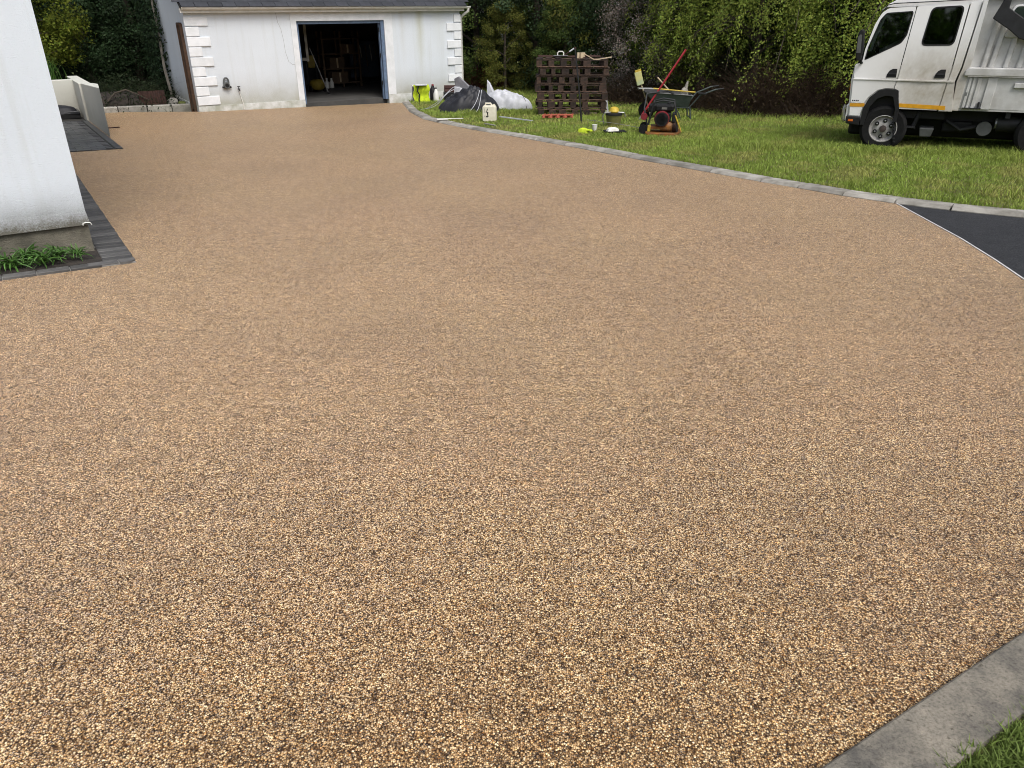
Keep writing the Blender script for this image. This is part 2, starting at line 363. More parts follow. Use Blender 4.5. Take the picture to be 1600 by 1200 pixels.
# ------------------------------------------------------------------ ground
KERB_IN = [(-3.05, 21.75), (-2.932, 21.249), (-2.371, 18.377), (-1.864, 16.632), (-1.41, 15.785), (-.715, 14.628), (0, 13.621), (.997, 12.106),
           (1.794, 10.818), (2.458, 9.815), (2.945, 9.059), (3.249, 8.639), (3.568, 8.179), (3.944, 7.763), (4.345, 7.43), (4.89, 7.07), (6.2, 6.3), (8.5, 5.1)]
TRIM = [(3.959, 7.75), (3.885, 7.0), (3.812, 6.263), (3.71, 5.6), (3.607, 5.053), (3.3, 3.9), (2.9, 2.9)]
sheet('ground', [(-90, -60), (90, -60), (90, 120), (-90, 120)], -.06, 'turf')
drive = KERB_IN[:14] + TRIM + [(2.3, 2.09), (1.466, 1.595), (.733, 1.159), (-1.5, -.16), (-9, -5), (-16, 0), (-16, 20), gw(-2, 1.2), gw(0, .03), gw(5.2, .03)]
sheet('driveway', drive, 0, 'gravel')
sheet('tarmac_road', KERB_IN[13:] + [(9, 2), (6, -1), (3.3, 2.2)] + [(x + .012, y) for x, y in TRIM[::-1]], -.004, 'tarmac')

def offset(line, w):
    out = []
    for i, p in enumerate(line):
        a = Vector(line[max(i-1, 0)]); b = Vector(line[min(i+1, len(line)-1)]); t = (b - a).normalized()
        out.append((p[0] - t.y * w, p[1] + t.x * w))
    return out
def resample(line, joints):
    L = [0]
    for a, b in zip(line, line[1:]): L.append(L[-1] + (Vector(b) - Vector(a)).length)
    res = []
    for s in joints:
        i = max(k for k in range(len(L)-1) if L[k] <= s + 1e-9); f = (s - L[i]) / (L[i+1] - L[i])
        res.append(tuple(Vector(line[i]).lerp(Vector(line[i+1]), min(f, 1))))
    return res, L
KERB_OUT = offset(KERB_IN, .2)
LAWN = KERB_OUT + [(16, 1), (30, 10), (30, 34), (-6, 45), (-4.5, 31), gw(7.1, 3), gw(6.98, -.05)]
sheet('lawn', LAWN, .028, 'turf')
sheet('soil_bed', [hw(1.25, 13.8), hw(3.3, 13.8), gw(-.12, 1.4), gw(-.1, 6), hw(2, 22), hw(-6, 22), hw(-6, 17.2), hw(1.2, 15.2)], .06, 'soil')
sheet('planting_bed', [hw(-4, -.39), hw(.012, -.385), hw(.012, .1), hw(-4, .06)], .014, 'soil')

# kerbs
def kerb(line, joints, name, label, w, h, m, cham=.03, gap=.017, drop=.08):
    pts, L = resample(line, joints)
    root = thing(name, label, 'kerb', (0, 0, 0))
    dense = []
    for a, b in zip(joints, joints[1:]):
        g = gap / 2 * random.uniform(.7, 1.5); n = max(1, int((b - a) / .3)) + 1
        ss = [a + g + (b - a - 2 * g) * k / n for k in range(n + 1)]
        q, _ = resample(line, ss); mb = MB(); prof = []
        jig = random.uniform(-.004, .004)
        for i, p in enumerate(q):
            t = (Vector(q[min(i+1, n)]) - Vector(q[max(i-1, 0)])).normalized(); nn = Vector((-t.y, t.x))
            ring = [(0, -drop), (0, h - cham), (cham * 1.3, h), (w, h + .004), (w, -drop)]
            for d, z in ring: mb.v.append(gz(p[0] + nn.x * d, p[1] + nn.y * d, z + jig))
        for i in range(n):
            for k in range(5): k2 = (k+1) % 5; mb.f.append((i*5+k, i*5+k2, (i+1)*5+k2, (i+1)*5+k))
        mb.f.append((0,1,2,3,4)); e = n*5; mb.f.append((e+4,e+3,e+2,e+1,e))
        mb.build('kerb_stone', m, root)
    q, _ = resample(line, np.linspace(joints[0], joints[-1], 40)); mb = MB(); o2 = offset(q, w - .02); o1 = offset(q, .012)
    for a, b in zip(o1, o2): mb.v += [gz(a[0], a[1], h - .03), gz(b[0], b[1], h - .03)]
    for i in range(39): mb.f.append((2*i, 2*i+2, 2*i+3, 2*i+1))
    mb.build('mortar_bed', 'joint', root); return root
_, LL = resample(KERB_IN, [0])
j = [LL[1], LL[1] + .45]
while j[-1] < LL[10] - .7: j.append(j[-1] + (.5 if j[-1] < LL[5] else .78))
j[-1] = LL[10]; j += [LL[11], LL[12], LL[13], LL[14], LL[15]] + [LL[15] + .62 * k for k in range(1, 6)]
kerb(KERB_IN, j, 'lawn_kerb', 'pale concrete kerb curving from the garage along the lawn to the tarmac', .2, .036, 'concrete')
bk = [hw(1.32, 13.62), hw(3.55, 13.62)]
kerb(bk, [0, .55, 1.18, 1.72, 2.2], 'bed_kerb', 'short grey concrete kerb holding back the soil left of the garage', .13, .12, 'concrete', .02, .022)
nk = [(.733 - .86 * 1.4, 1.159 - .51 * 1.4), (.733 + .86 * 2.2, 1.159 + .51 * 2.2)]
nk = [nk[1], nk[0]]
kerb(nk, [0, 1.02, 2.9, 3.6], 'slab_kerb', 'wide stained flat concrete edging slab at the near right corner', .155, .014, 'slab', .004, .006)
kd = Vector((.86, .51)).normalized(); kn = Vector((kd.y, -kd.x))
vg = [Vector((.733, 1.159)) + kn * .15 + kd * t for t in (-1.6, 2.6)]
VERGE = [tuple(vg[0]), tuple(vg[0] + kn * 1.5), tuple(vg[1] + kn * 1.5), tuple(vg[1])]
sheet('verge', VERGE, -.004, 'turf')
# aluminium strip between gravel and tarmac
mb = MB(); tl = TRIM; t2 = offset(tl, .013)
for a, b in zip(tl, t2):
    mb.v += [gz(a[0], a[1], .006), gz(b[0], b[1], .006), gz(b[0], b[1], -.03), gz(a[0], a[1], -.03)]
for i in range(len(tl)-1):
    for k in range(4): mb.f.append((4*i+k, 4*i+(k+1) % 4, 4*i+4+(k+1) % 4, 4*i+4+k))
tag(mb.build('edge_trim', mat('bare_aluminium', (.62, .62, .6), (.5, .5, .48), 20, .45)), 'thin pale metal edging strip between the gravel and the tarmac', 'edging strip')

# ------------------------------------------------------------------ house
house = thing('house', 'white rough rendered house corner with dark bare plinth at left', 'house', (HP.x, HP.y, HZ), AZ)
# wall block, bottom edge belled out slightly
mb = MB()
b0 = [(-9, 0, .232), (0, 0, .232), (0, 11, .232), (-9, 11, .232)]
mb.hexa([(-9, -.014, .232), (.012, -.014, .232), (.012, 6.5, .232), (-9, 6.5, .232)], [(-9, 0, .34), (0, 0, .34), (0, 6.5, .34), (-9, 6.5, .34)])
mb.hexa([(-9, 0, .34), (0, 0, .34), (0, 6.5, .34), (-9, 6.5, .34)], [(-9, 0, 3.1), (0, 0, 3.1), (0, 6.5, 3.1), (-9, 6.5, 3.1)])
mb.build('wall', 'house_wall', house)
MB().box((-4.502, 3.255, -.05), (8.996, 6.5 - .02, .562)).build('plinth', 'plinth', house)
mb = MB().tube([(-.04, -.02, .232), (-.037, -.021, .247), (-.015, -.021, .25), (.012, -.02, .246), (.02, -.016, .228)], .005, 5)
mb.build('corner_bead', 'whiteplastic', house)
# pitched roof over it (out of the frame, still there)
mb = MB().prism([(-.4, 3.1), (6.9, 3.1), (3.25, 5.2)], 'x', -9.3, .3); mb.build('roof', 'slate', house)

# charcoal paver border round the bed and along the house
border = thing('paver_border', 'charcoal block paver border along the house wall and planting bed', 'paving border', (HP.x, HP.y, HZ), AZ)
pv = MB().box((0, 0, 0), (.214, .0905, .06)).build('paver', 'paver', border, .004, seg=1)
SL1 = math.atan(-S * E2.y); SLX = math.atan(-S * E1.y)
first = True
def put(src, parent, a, b, dz, rz=0):
    o = inst(src, parent, (a, b, hz(a, b, dz)), (0, 0, 0))
    nrm = Vector((S * E1.y, S * E2.y, 1)).normalized()
    q = Vector((0, 0, 1)).rotation_difference(nrm) @ Quaternion((0, 0, 1), rz)
    o.rotation_euler = q.to_euler(); return o
b = -.32
while b < 6.6:
    put(pv, border, .118 + random.uniform(-.002, .002), b, -.012 + random.uniform(-.002, .002)); b += .1
bpy.data.objects.remove(pv)
pl = MB().box((0, 0, 0), (.205, .098, .06)).build('paver', 'paver', border, .004, seg=1)
a = -.11
while a > -3.5: put(pl, border, a, -.435, -.012 + random.uniform(-.002, .002)); a -= .212
put(pl, border, .005, -.427, -.012)
bpy.data.objects.remove(pl)
cp = []
for k in range(7):
    t = math.pi / 2 * k / 6; cp.append((.055 * math.sin(t) - .04 + .045, -.06 + .055 - .055 * math.cos(t)))
mb = MB().prism([(-.05, .05), (-.05, -.06), (.01, -.06)] + [(.01 + .05 * math.sin(math.pi/2*k/5), -.01 - .05 * math.cos(math.pi/2*k/5)) for k in range(1, 6)] + [(.06, .05)], 'z', -.03, .03)
o = mb.build('paver', 'paver', border); put(o, border, .166, -.425, -.012); bpy.data.objects.remove(o)
mb = MB()
mb.hexa([(-3.6, -.48, hz(-3.6, -.48, -.1)), (.225, -.48, hz(.2, -.48, -.1)), (.225, -.38, hz(.2, -.38, -.1)), (-3.6, -.38, hz(-3.6, -.38, -.1))],
        [(-3.6, -.48, hz(-3.6, -.48, .008)), (.225, -.48, hz(.2, -.48, .008)), (.225, -.38, hz(.2, -.38, .008)), (-3.6, -.38, hz(-3.6, -.38, .008))])
mb.hexa([(.004, -.37, hz(0, -.37, -.1)), (.222, -.37, hz(.2, -.37, -.1)), (.222, 6.63, hz(.2, 6.63, -.1)), (.004, 6.63, hz(0, 6.63, -.1))],
        [(.004, -.37, hz(0, -.37, .010)), (.222, -.37, hz(.2, -.37, .010)), (.222, 6.63, hz(.2, 6.63, .010)), (.004, 6.63, hz(0, 6.63, .010))])
mb.build('mortar_bed', 'mortar', border)
# side path of the same blocks
def psheet(a0, a1, b0, b1, dz): return [(a0, b0, hz(a0, b0, dz)), (a1, b0, hz(a1, b0, dz)), (a1, b1, hz(a1, b1, dz)), (a0, b1, hz(a0, b1, dz))]
path = MB(); path.hexa(psheet(0.03, 1.07, 6.66, 14.9, -.08), psheet(0.03, 1.07, 6.66, 14.9, .004)); path = path.build('path', 'joint')
path.location = (HP.x, HP.y, HZ); path.rotation_euler = (0, 0, AZ); path['kind'] = 'structure'
pv = MB().box((0, 0, 0), (.196, .097, .06)).build('paver', 'paver_wet', path, .004, seg=1)
r = 0; b = 6.71
while b < 11.7:
    a = .14 - (.1 if r % 2 else 0)
    while a < .9:
        o = put(pv, path, a, b, -.014 + random.uniform(-.004, .004)); a += .2
    if r % 2 == 0: put(pv, path, 1.01, b + .05, -.008, math.pi / 2)
    b += .1; r += 1
bpy.data.objects.remove(pv)
# cream garden wall with coping
gwall = thing('garden_wall', 'low cream rendered garden wall beside the sunken side path', 'wall', (HP.x, HP.y, HZ), AZ)
MB().hexa([(1.09, 8.37, -.6), (1.27, 10.3, -.6), (1.27, 11.7, -.7), (1.09, 11.7, -.7)], [(1.09, 8.37, .49), (1.27, 10.3, .40), (1.27, 11.7, .31), (1.09, 11.7, .31)]).build('pier', 'cream', gwall, .008)
MB().hexa(psheet(1.05, 1.27, 11.7, 14.4, -.2), [(1.05, 11.7, .31), (1.27, 11.7, .31), (1.27, 14.4, .26), (1.05, 14.4, .26)]).build('side_wall', 'cream', gwall, .01)
MB().hexa(psheet(-1.6, 1.05, 12.95, 13.13, -.2), [(-1.6, 12.95, .29), (1.05, 12.95, .29), (1.05, 13.13, .29), (-1.6, 13.13, .29)]).build('cross_wall', 'cream', gwall, .01)
x, y = hw(-.1, 12.5)
stp = thing('stone_step', 'black stone step at the foot of the cream cross wall', 'step', (x, y, -S * y), AZ)
MB().box((.3, .1, .07), (1.6, .5, .14)).build('tread', 'paver_wet', stp, .01)
MB().box((.3, -.165, .05), (1.6, .03, .1)).build('riser', 'black', stp, .004)

def lumpy(name, m, parent, sx, sy, sz, seed, nx=22, ny=14, fold=.35, prof=None, drop=True):
    """a draped heap: height field with folds over a grid, closed underneath by falling to the ground"""
    rs = random.Random(seed); ph = [(rs.uniform(0, 6.28), rs.uniform(3, 9), rs.uniform(-6, 6), rs.uniform(.3, 1)) for _ in range(9)]
    V = []; F = []
    for jx in range(nx + 1):
        for jy in range(ny + 1):
            u = jx / nx * 2 - 1; v = jy / ny * 2 - 1
            rr = (abs(u) ** 2.4 + abs(v) ** 2.4) ** (1 / 2.4); k = max(0, 1 - rr ** 2.2)
            e = sum(a * math.sin(p + fx * u + fy * v) for p, fx, fy, a in ph) / 5
            f2 = abs(math.sin(ph[0][0] + 7 * u + 4 * v + 2 * e)) + .6 * abs(math.sin(ph[1][0] - 5 * u + 9 * v + 3 * e))
            f3 = abs(math.sin(ph[2][0] + 13 * u + 3 * math.sin(4 * v + ph[3][0]))) + .7 * abs(math.sin(ph[4][0] + 11 * v - 6 * u + 2 * e))
            hgt = sz * (k ** .42) * (prof(u, v) if prof else 1) * (1 - fold * .28 + fold * .13 * f2 + fold * .13 * f3) + .02 * sz * e
            w = 1 + .10 * e * (rr > .5)
            V.append((u * sx / 2 * w, v * sy / 2 * w, max(hgt, 0) - (.03 if rr > .97 else 0)))
    for jx in range(nx):
        for jy in range(ny):
            a = jx * (ny+1) + jy; F.append((a, a + ny + 1, a + ny + 2, a + 1))
    mb = MB(); mb.v = V; mb.f = F
    return mb.build(name, m, parent, smooth=True)
x, y = hw(.35, 12.55)
t = thing('plastic_sheet', 'crumpled shiny black plastic sheet lying on the path step', 'plastic sheet', (x, y, -S * y + .14), AZ)
lumpy('sheet', 'tarp', t, 1.3, .5, .14, 5)
MB().tube([(-.3, -.25, .12), (.05, .05, .2), (.35, .1, .06)], .012, 5).build('pole', 'black', t)
# ornamental grass on the planter behind the cross wall
def leaves(P, D, Nn, l, w):
    """rhombic leaf quads at P along unit D, facing Nn"""
    Sd = np.cross(D, Nn); Sd /= np.linalg.norm(Sd, axis=1, keepdims=True) + 1e-9
    l = np.asarray(l)[:, None]; w = np.asarray(w)[:, None]
    V = np.stack([P - D * l / 2, P + Sd * w / 2 - D * l * .08, P + D * l / 2, P - Sd * w / 2 - D * l * .08], 1).reshape(-1, 3)
    return V, np.arange(len(P) * 4).reshape(-1, 4)
def unit(a): return a / (np.linalg.norm(a, axis=1, keepdims=True) + 1e-9)
def rnd_dir(n): return unit(rng.normal(size=(n, 3)))
def blades(XY, zfun, hh, ww, lean, col, colvar=.25):
    n = len(XY); a = rng.uniform(0, 2 * np.pi, n); h = hh * rng.uniform(.55, 1.3, n); w = ww * rng.uniform(.7, 1.3, n)
    le = lean * rng.uniform(.2, 1.4, n) * h; d = np.stack([np.cos(a), np.sin(a)], 1)
    f = rng.uniform(0, 2 * np.pi, n); s = np.stack([np.cos(f), np.sin(f)], 1) * (w / 2)[:, None]
    z0 = zfun(XY[:, 0], XY[:, 1]); mid = XY + d * (le * .35)[:, None]; tip = XY + d * le[:, None]
    c3 = lambda xy, z: np.concatenate([xy, z[:, None]], 1)
    V = np.stack([c3(XY - s, z0 - .01), c3(XY + s, z0 - .01), c3(mid + s * .8, z0 + h * .6), c3(mid - s * .8, z0 + h * .6), c3(tip + s * .12, z0 + h), c3(tip - s * .12, z0 + h)], 1).reshape(-1, 3)
    b = np.arange(n)[:, None] * 6; F = np.concatenate([b + [0, 1, 2, 3], b + [3, 2, 4, 5]], 0)
    C = col * (1 + rng.uniform(-colvar, colvar, (n, 1))); return V, F, np.repeat(C, 6, 0)
def tuft(name, label, cat, loc, n, r, h, w, lean, col):
    t = thing(name, label, cat, loc)
    q = rng.normal(size=(n, 2)) * r; V, F, C = blades(q, lambda x, y: x * 0, h, w, lean, np.array([col]) * np.ones((n, 1)))
    o = bigmesh('blade_clump', V, F, 'blade', C, t); o['kind'] = 'stuff'; return t
x, y = hw(.3, 13.6)
tuft('ornamental_grass', 'bright green grassy plant spilling over the cream cross wall', 'plant', (x, y, HZ + .24), 900, .2, .42, .012, .7, (.06, .13, .025))

# strap-leaved plants in the bed
lilygrp = 'strap leaved plants in the bed under the house wall'
def leaf_strip(l, w, arch):
    mb = MB()
    for k in range(6):
        s = k / 5; ww = w * (math.sin(math.pi * min(.97, .12 + s * .85)) ** .7) * (1 if k < 5 else .08); xx = l * math.sin(s * arch) / arch; zz = l * (1 - math.cos(s * arch)) / arch
        mb.v += [(xx, -ww/2, -zz + .004), (xx, 0, -zz - .004), (xx, ww/2, -zz + .004)]
    for k in range(5):
        a = 3*k; mb.f += [(a, a+3, a+4, a+1), (a+1, a+4, a+5, a+2)]
    return mb
M['lily'] = mat('lily_leaf', (.085, .18, .036), (.05, .115, .026), 12, .5, rnd=.5, spec=.3)
lmesh = [leaf_strip(l, w, ar).build('leaf', 'lily', None, smooth=True) for l, w, ar in ((.13, .011, 1.0), (.165, .013, 1.5), (.11, .010, .8), (.175, .012, 1.8))]
spots = [(-.14, -.22, .7), (-.27, -.17, 1.), (-.36, -.29, 1.), (-.46, -.15, 1.1), (-.57, -.25, 1.05), (-.69, -.16, .9), (-.76, -.3, 1.1), (-.9, -.2, 1.), (-1.05, -.25, 1), (-1.2, -.18, 1.1)]
lab = ['smallest strap leaved plant at the bare right end of the bed', 'strap leaved plant close to the plinth beside the bed end', 'strap leaved plant leaning over the pavers second from the bed end',
       'taller strap leaved plant against the plinth in the middle', 'strap leaved plant in the middle of the house bed', 'shorter strap leaved plant under the bare plinth',
       'strap leaved plant touching the paver edging left of middle', 'strap leaved plant near the left edge of the photo', 'strap leaved plant cut by the left edge of the photo', 'leftmost strap leaved plant under the house wall']
for (a, b, sc), lb in zip(spots, lab):
    x, y = hw(a, b); t = thing('lily_plant', lb, 'plant', (x, y, -S * y + .03), random.uniform(0, 6), lilygrp)
    for k in range(46):
        el = random.uniform(.25, 1.45); az = k * 2.4 + random.uniform(-.4, .4)
        o = inst(random.choice(lmesh), t, (random.uniform(-.03, .03), random.uniform(-.03, .03), random.uniform(0, .05)), (random.uniform(-.4, .4), -el, az), [sc * random.uniform(.75, 1.1)] * 3)
for o in lmesh: bpy.data.objects.remove(o)

# ------------------------------------------------------------------ garage
garage = thing('garage', 'white rendered garage with slate roof, quoins and open doorway', 'garage', (GP.x, GP.y, GZ), AZ)
W, DP, EH = 6.94, 4.6, 2.16; D0, D1, DH = 2.51, 4.76, 1.868
mb = MB()
def wallbox(m_, x0, x1, y0, y1, z0, z1): m_.box(((x0+x1)/2, (y0+y1)/2, (z0+z1)/2), (x1-x0, y1-y0, z1-z0))
wallbox(mb, 0, D0, 0, .2, .115, EH); wallbox(mb, D1, W, 0, .2, .115, EH); wallbox(mb, D0, D1, 0, .2, DH, EH)
mb.build('front_wall', 'garage_wall', garage)
# left gable wall with a doorway near the front, right and back walls
mb = MB(); wallbox(mb, 0, .2, .201, .68, 1.82, EH); wallbox(mb, 0, .2, .68, DP, .115, EH); wallbox(mb, 0, .2, .201, .3, .0, 1.82)
mb.prism([(-.0, EH), (DP, EH), (DP/2, EH + 1.3)], 'x', 0.004, .196)
mb.build('side_wall', 'garage_wall', garage)
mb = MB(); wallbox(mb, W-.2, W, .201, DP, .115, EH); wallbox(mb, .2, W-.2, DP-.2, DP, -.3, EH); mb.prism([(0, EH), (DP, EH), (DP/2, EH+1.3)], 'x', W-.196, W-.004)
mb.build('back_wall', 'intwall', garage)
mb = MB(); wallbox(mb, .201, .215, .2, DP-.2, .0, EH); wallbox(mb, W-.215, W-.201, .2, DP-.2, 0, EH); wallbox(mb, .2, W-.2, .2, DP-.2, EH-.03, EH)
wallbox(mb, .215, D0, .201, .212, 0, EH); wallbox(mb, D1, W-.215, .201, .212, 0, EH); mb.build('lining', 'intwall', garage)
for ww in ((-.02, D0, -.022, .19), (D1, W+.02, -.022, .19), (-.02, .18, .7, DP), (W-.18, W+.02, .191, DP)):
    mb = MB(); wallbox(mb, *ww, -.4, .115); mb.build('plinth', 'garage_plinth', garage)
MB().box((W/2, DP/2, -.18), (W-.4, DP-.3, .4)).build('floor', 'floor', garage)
mb = MB(); wallbox(mb, 2.37, D0, -.014, -.001, .12, EH-.08); wallbox(mb, D1, 4.98, -.014, -.001, .12, EH-.08); wallbox(mb, D0, D1, -.014, -.001, DH, EH-.08)
mb.build('door_surround', 'quoin', garage)
mb = MB(); wallbox(mb, D1-.085, D1, .02, .16, 0, DH); wallbox(mb, D0, D0+.06, .05, .19, 0, DH); wallbox(mb, D0+.06, D1-.085, .04, .18, DH-.07, DH)
wallbox(mb, D1-.085-.025, D1-.085, .09, .16, 0, DH-.07); mb.build('door_frame', 'blue', garage, .004)
mb = MB()
for z in (.35, 1.0, 1.6): wallbox(mb, D1-.13, D1-.11, .06, .09, z, z+.1)
mb.build('hinge', 'black', garage)
# quoins
rowh = (EH - .17 - .12) / 9
for k in range(9):
    z = .125 + k * rowh + rowh / 2
    long_ = k % 2 == 0
    w = .50 if long_ else .29
    MB().box((w/2 - .016, -.003, z), (w, .05, rowh - .016)).build('quoin', 'quoin', garage, .01)
    w = .21 if long_ else .42
    MB().box((W + .016 - w/2, -.006, z), (w, .056, rowh - .02)).build('quoin', 'quoin', garage, .01)
# crack in the render: a thin raised filler line
mb = MB().tube([(2.05, -.002, 2.05), (2.07, -.002, 1.85), (2.13, -.002, 1.7), (2.16, -.002, 1.45), (2.17, -.002, 1.2), (2.22, -.002, 1.0), (2.3, -.002, .93), (2.36, -.002, .93)], .0028, 4)
mb.build('crack', 'mortar', garage)
# brown side door in the gable
sd = MB().box((-.012, .49, .9), (.05, .36, 1.80)).build('side_door', 'brownwood', garage, .006)
mb = MB(); wallbox(mb, -.06, .02, .3, .345, -.1, 1.84); wallbox(mb, -.06, .02, .64, .69, -.1, 1.84); wallbox(mb, -.06, .02, .345, .64, 1.8, 1.86); mb.build('door_frame', 'brownwood', garage)
# eaves: soffit, fascia, gutter
MB().box((W/2, -.06, EH-.085), (W+.12, .13, .02)).build('soffit', 'upvc', garage)
MB().box((W/2, -.115, EH-.045), (W+.16, .018, .11)).build('fascia', 'upvc', garage, .003)
gp = []
for k in range(9):
    a = math.pi * k / 8; gp.append((-.175 - .05 * math.cos(a), EH + .015 - .055 * math.sin(a)))
gp += [(-.131, EH+.015), (-.131, EH+.008)] + [(-.175 + .043 * math.cos(math.pi*k/6), EH + .008 - .046 * math.sin(math.pi*k/6)) for k in range(7)] + [(-.225, EH+.008)]
MB().prism(gp, 'x', -.06, W + .22).build('gutter', 'upvc', garage)
MB().tube([(W+.17, -.175, EH-.03), (W+.17, -.175, EH-.1), (W+.10, .0, EH-.2), (W+.07, .06, EH-.28), (W+.07, .06, .05)], .034, 10).build('downpipe', 'upvc', garage, smooth=True)
# slate roof: rows of slates on a boarded slope, ridge parallel to the front
pit = math.atan2(1.3, DP/2); sl = Vector((0, math.cos(pit), math.sin(pit))); nr = Vector((0, -math.sin(pit), math.cos(pit)))
o0 = Vector((0, -.2, EH + .02))
mb = MB(); L_ = (DP/2 + .2) / math.cos(pit)
c = o0 + sl * L_ / 2 - nr * .02; mb.box(tuple(c + Vector((W/2, 0, 0))), (W + .16, L_, .03), Matrix.Rotation(pit, 3, 'X'))
yb = DP + .2; pb = -pit
c = Vector((W/2, DP/2 + (DP/2+.2)/2, 0)); c.z = EH + .02 + 1.3/2 + .05; mb.box(tuple(c), (W + .16, L_, .05), Matrix.Rotation(-pit, 3, 'X')); mb.build('roof', 'black', garage)
ss = MB().box((0, 0, 0), (.284, .42, .009)).build('slate', 'slate', garage)
for r in range(10):
    n = 25; off = .15 if r % 2 else 0
    for k in range(n):
        p = o0 + sl * (.2 + .19 * r - .03) + nr * (.012 + .006) + Vector((-.06 + .15 + k * .296 - off, 0, 0))
        if p.x > W + .14: continue
        inst(ss, garage, p, (pit + R(-1.6) + random.uniform(-.006, .006), random.uniform(-.004, .004), random.uniform(-.006, .006)))
bpy.data.objects.remove(ss)
# inner window in the left wall, seen through the doorway


# things inside the garage (garage frame -> world)
def gthing(name, label, cat, a, b, z=.02, rz=0, group=None):
    x, y = gw(a, b); return thing(name, label, cat, (x, y, GZ + z), AZ + rz, group)
t = gthing('window_sash', 'white window sash leaning inside the garage door at left', 'window sash', 3.0, 1.3, .9, -.5)
for c, d in (((0, 0, .05), (.3, .04, .07)), ((.13, 0, .6), (.06, .04, 1.2)), ((-.13, 0, .6), (.06, .04, 1.2)), ((0, 0, 1.18), (.3, .04, .06))):
    MB().box(c, d).build('rail', 'concrete', t, .005)  # white rails coloured grey, the indoor dimness painted in
t = gthing('shelving_unit', 'dim timber shelving unit holding boxes inside the garage', 'shelves', 4.85, 3.6)
for px_ in (-.55, .0, .55):
    for py_ in (-.2, .2): MB().box((px_, py_, .75), (.05, .05, 1.5)).build('post', 'woodshelf', t)
for z in (.12, .5, .9, 1.3): MB().box((0, 0, z), (1.2, .45, .03)).build('shelf', 'woodshelf', t)
boxl = ['open brown cardboard box on the garage floor shelf', 'taped cardboard box on the middle garage shelf', 'small cardboard box on the upper garage shelf']
for (a, z, w, h), lb in zip(((4.75, .14, .5, .3), (4.7, .53, .45, .3), (5.05, .93, .35, .25)), boxl):
    t = gthing('cardboard_box', lb, 'box', a, 3.55, z, 0, 'boxes on the garage shelves')
    MB().box((0, 0, h/2), (w, .36, h)).build('carton', 'card', t, .004)
    MB().box((0, -.182, h * .5), (.05, .003, h * .9)).build('tape', 'palelumber', t)
for (a, z), lb in zip(((4.4, .14), (4.54, .14)), ('white plastic bottle left of the cardboard box inside the garage', 'smaller white tub beside the bottle inside the garage')):
    t = gthing('white_bottle', lb, 'bottle', a - .1, 3.3, .02); MB().lathe([(.06, 0), (.065, .15), (.03, .2), (.025, .24)], (0, 0, 0), 'z', 12).build('bottle_body', 'whiteplastic', t, smooth=True)
    MB().lathe([(.028, .24), (.028, .27)], (0, 0, 0), 'z', 10).build('cap', 'whiteplastic', t)
t = gthing('yellow_trolley', 'yellow wheeled machine with upright panel inside the garage', 'trolley', 3.72, 2.5, .02, .1)
MB().lathe([(.14, 0), (.2, .05), (.22, .16), (.17, .24), (.1, .27)], (0, 0, .06), 'z', 18).build('tank', 'shaded_yellow', t, smooth=True)
MB().box((-.05, .12, .78), (.2, .06, .32)).build('panel', 'shaded_yellow', t, .02)
mb = MB().tube([(-.17, .14, .1), (-.19, .14, .7), (-.2, .16, 1.05), (.1, .16, 1.05), (.09, .14, .7), (.1, .14, .1)], .013, 6); mb.build('handle_frame', 'darksteel', t, smooth=True)
for sx in (-.2, .2): MB().lathe([(.03, -.02), (.09, -.02), (.09, .02), (.03, .02)], (sx, 0, .09), 'x', 14).build('wheel', 'rubber', t)
t = gthing('broom_pole', 'pale metal pole leaning beside the yellow trolley in the garage', 'pole', 3.82, 1.9)
MB().tube([(0, 0, 0), (-.32, .25, 1.15)], .013, 8).build('shaft', 'steel', t); MB().box((.01, -.01, .02), (.06, .05, .04)).build('foot', 'black', t)
t = gthing('black_bin', 'dark bin standing just inside the garage doorway at left', 'bin', 2.85, 1.9)
MB().lathe([(.14, 0), (.18, .5), (.19, .52)], (0, 0, 0), 'z', 16).build('bin_body', 'black', t, smooth=True); MB().lathe([(.19, .52), (.18, .56), (.05, .58)], (0, 0, 0), 'z', 16).build('lid', 'darksteel', t)
t = gthing('dark_bicycle_rack', 'dark blue tool rack with hanging tools inside the garage at right', 'tool rack', 5.75, 3.8)
MB().box((0, .1, .7), (.9, .03, 1.0)).build('board', mat('navy_board', (.03, .05, .08)), t)
for k, (dx, l) in enumerate(((-.3, .5), (-.12, .35), (.05, .6), (.2, .45), (.34, .3))): MB().tube([(dx, .06, 1.1), (dx + .03, .04, 1.1 - l)], .014, 6).build('hand_tool', 'steel' if k % 2 else 'woodshelf', t)

# on the garage front wall
t = gthing('hose_hanger', 'grey plastic hose hanger fixed low on the garage wall', 'hose hanger', .68, -.024, .57)
mb = MB(); ring = [(.055 * math.cos(a), -.02, .05 + .085 * math.sin(a)) for a in np.linspace(-.6, math.pi + .6, 18)]; mb.tube(ring, .019, 6); mb.build('loop', 'greyplastic', t, smooth=True)
MB().lathe([(.075, 0), (.075, -.04), (.06, -.06), (.03, -.055)], (0, 0, -.03), 'y', 18).build('holder', 'greyplastic', t, smooth=True)
MB().lathe([(.045, -.056), (.04, -.062)], (0, 0, -.03), 'y', 14).build('mouth', 'black', t)
for sx in (-.1, .1): MB().tube([(sx * .6, -.01, -.07), (sx, -.025, -.065)], .02, 8).build('lug', 'darksteel', t)
t = gthing('garden_tap', 'small black outdoor tap on a thin white pipe on the garage wall', 'tap', .945, -.012, .0)
MB().tube([(0, -.005, .42), (.03, -.006, .25), (.05, -.03, .12), (.05, -.035, 0)], .008, 6).build('pipe', 'upvc', t)
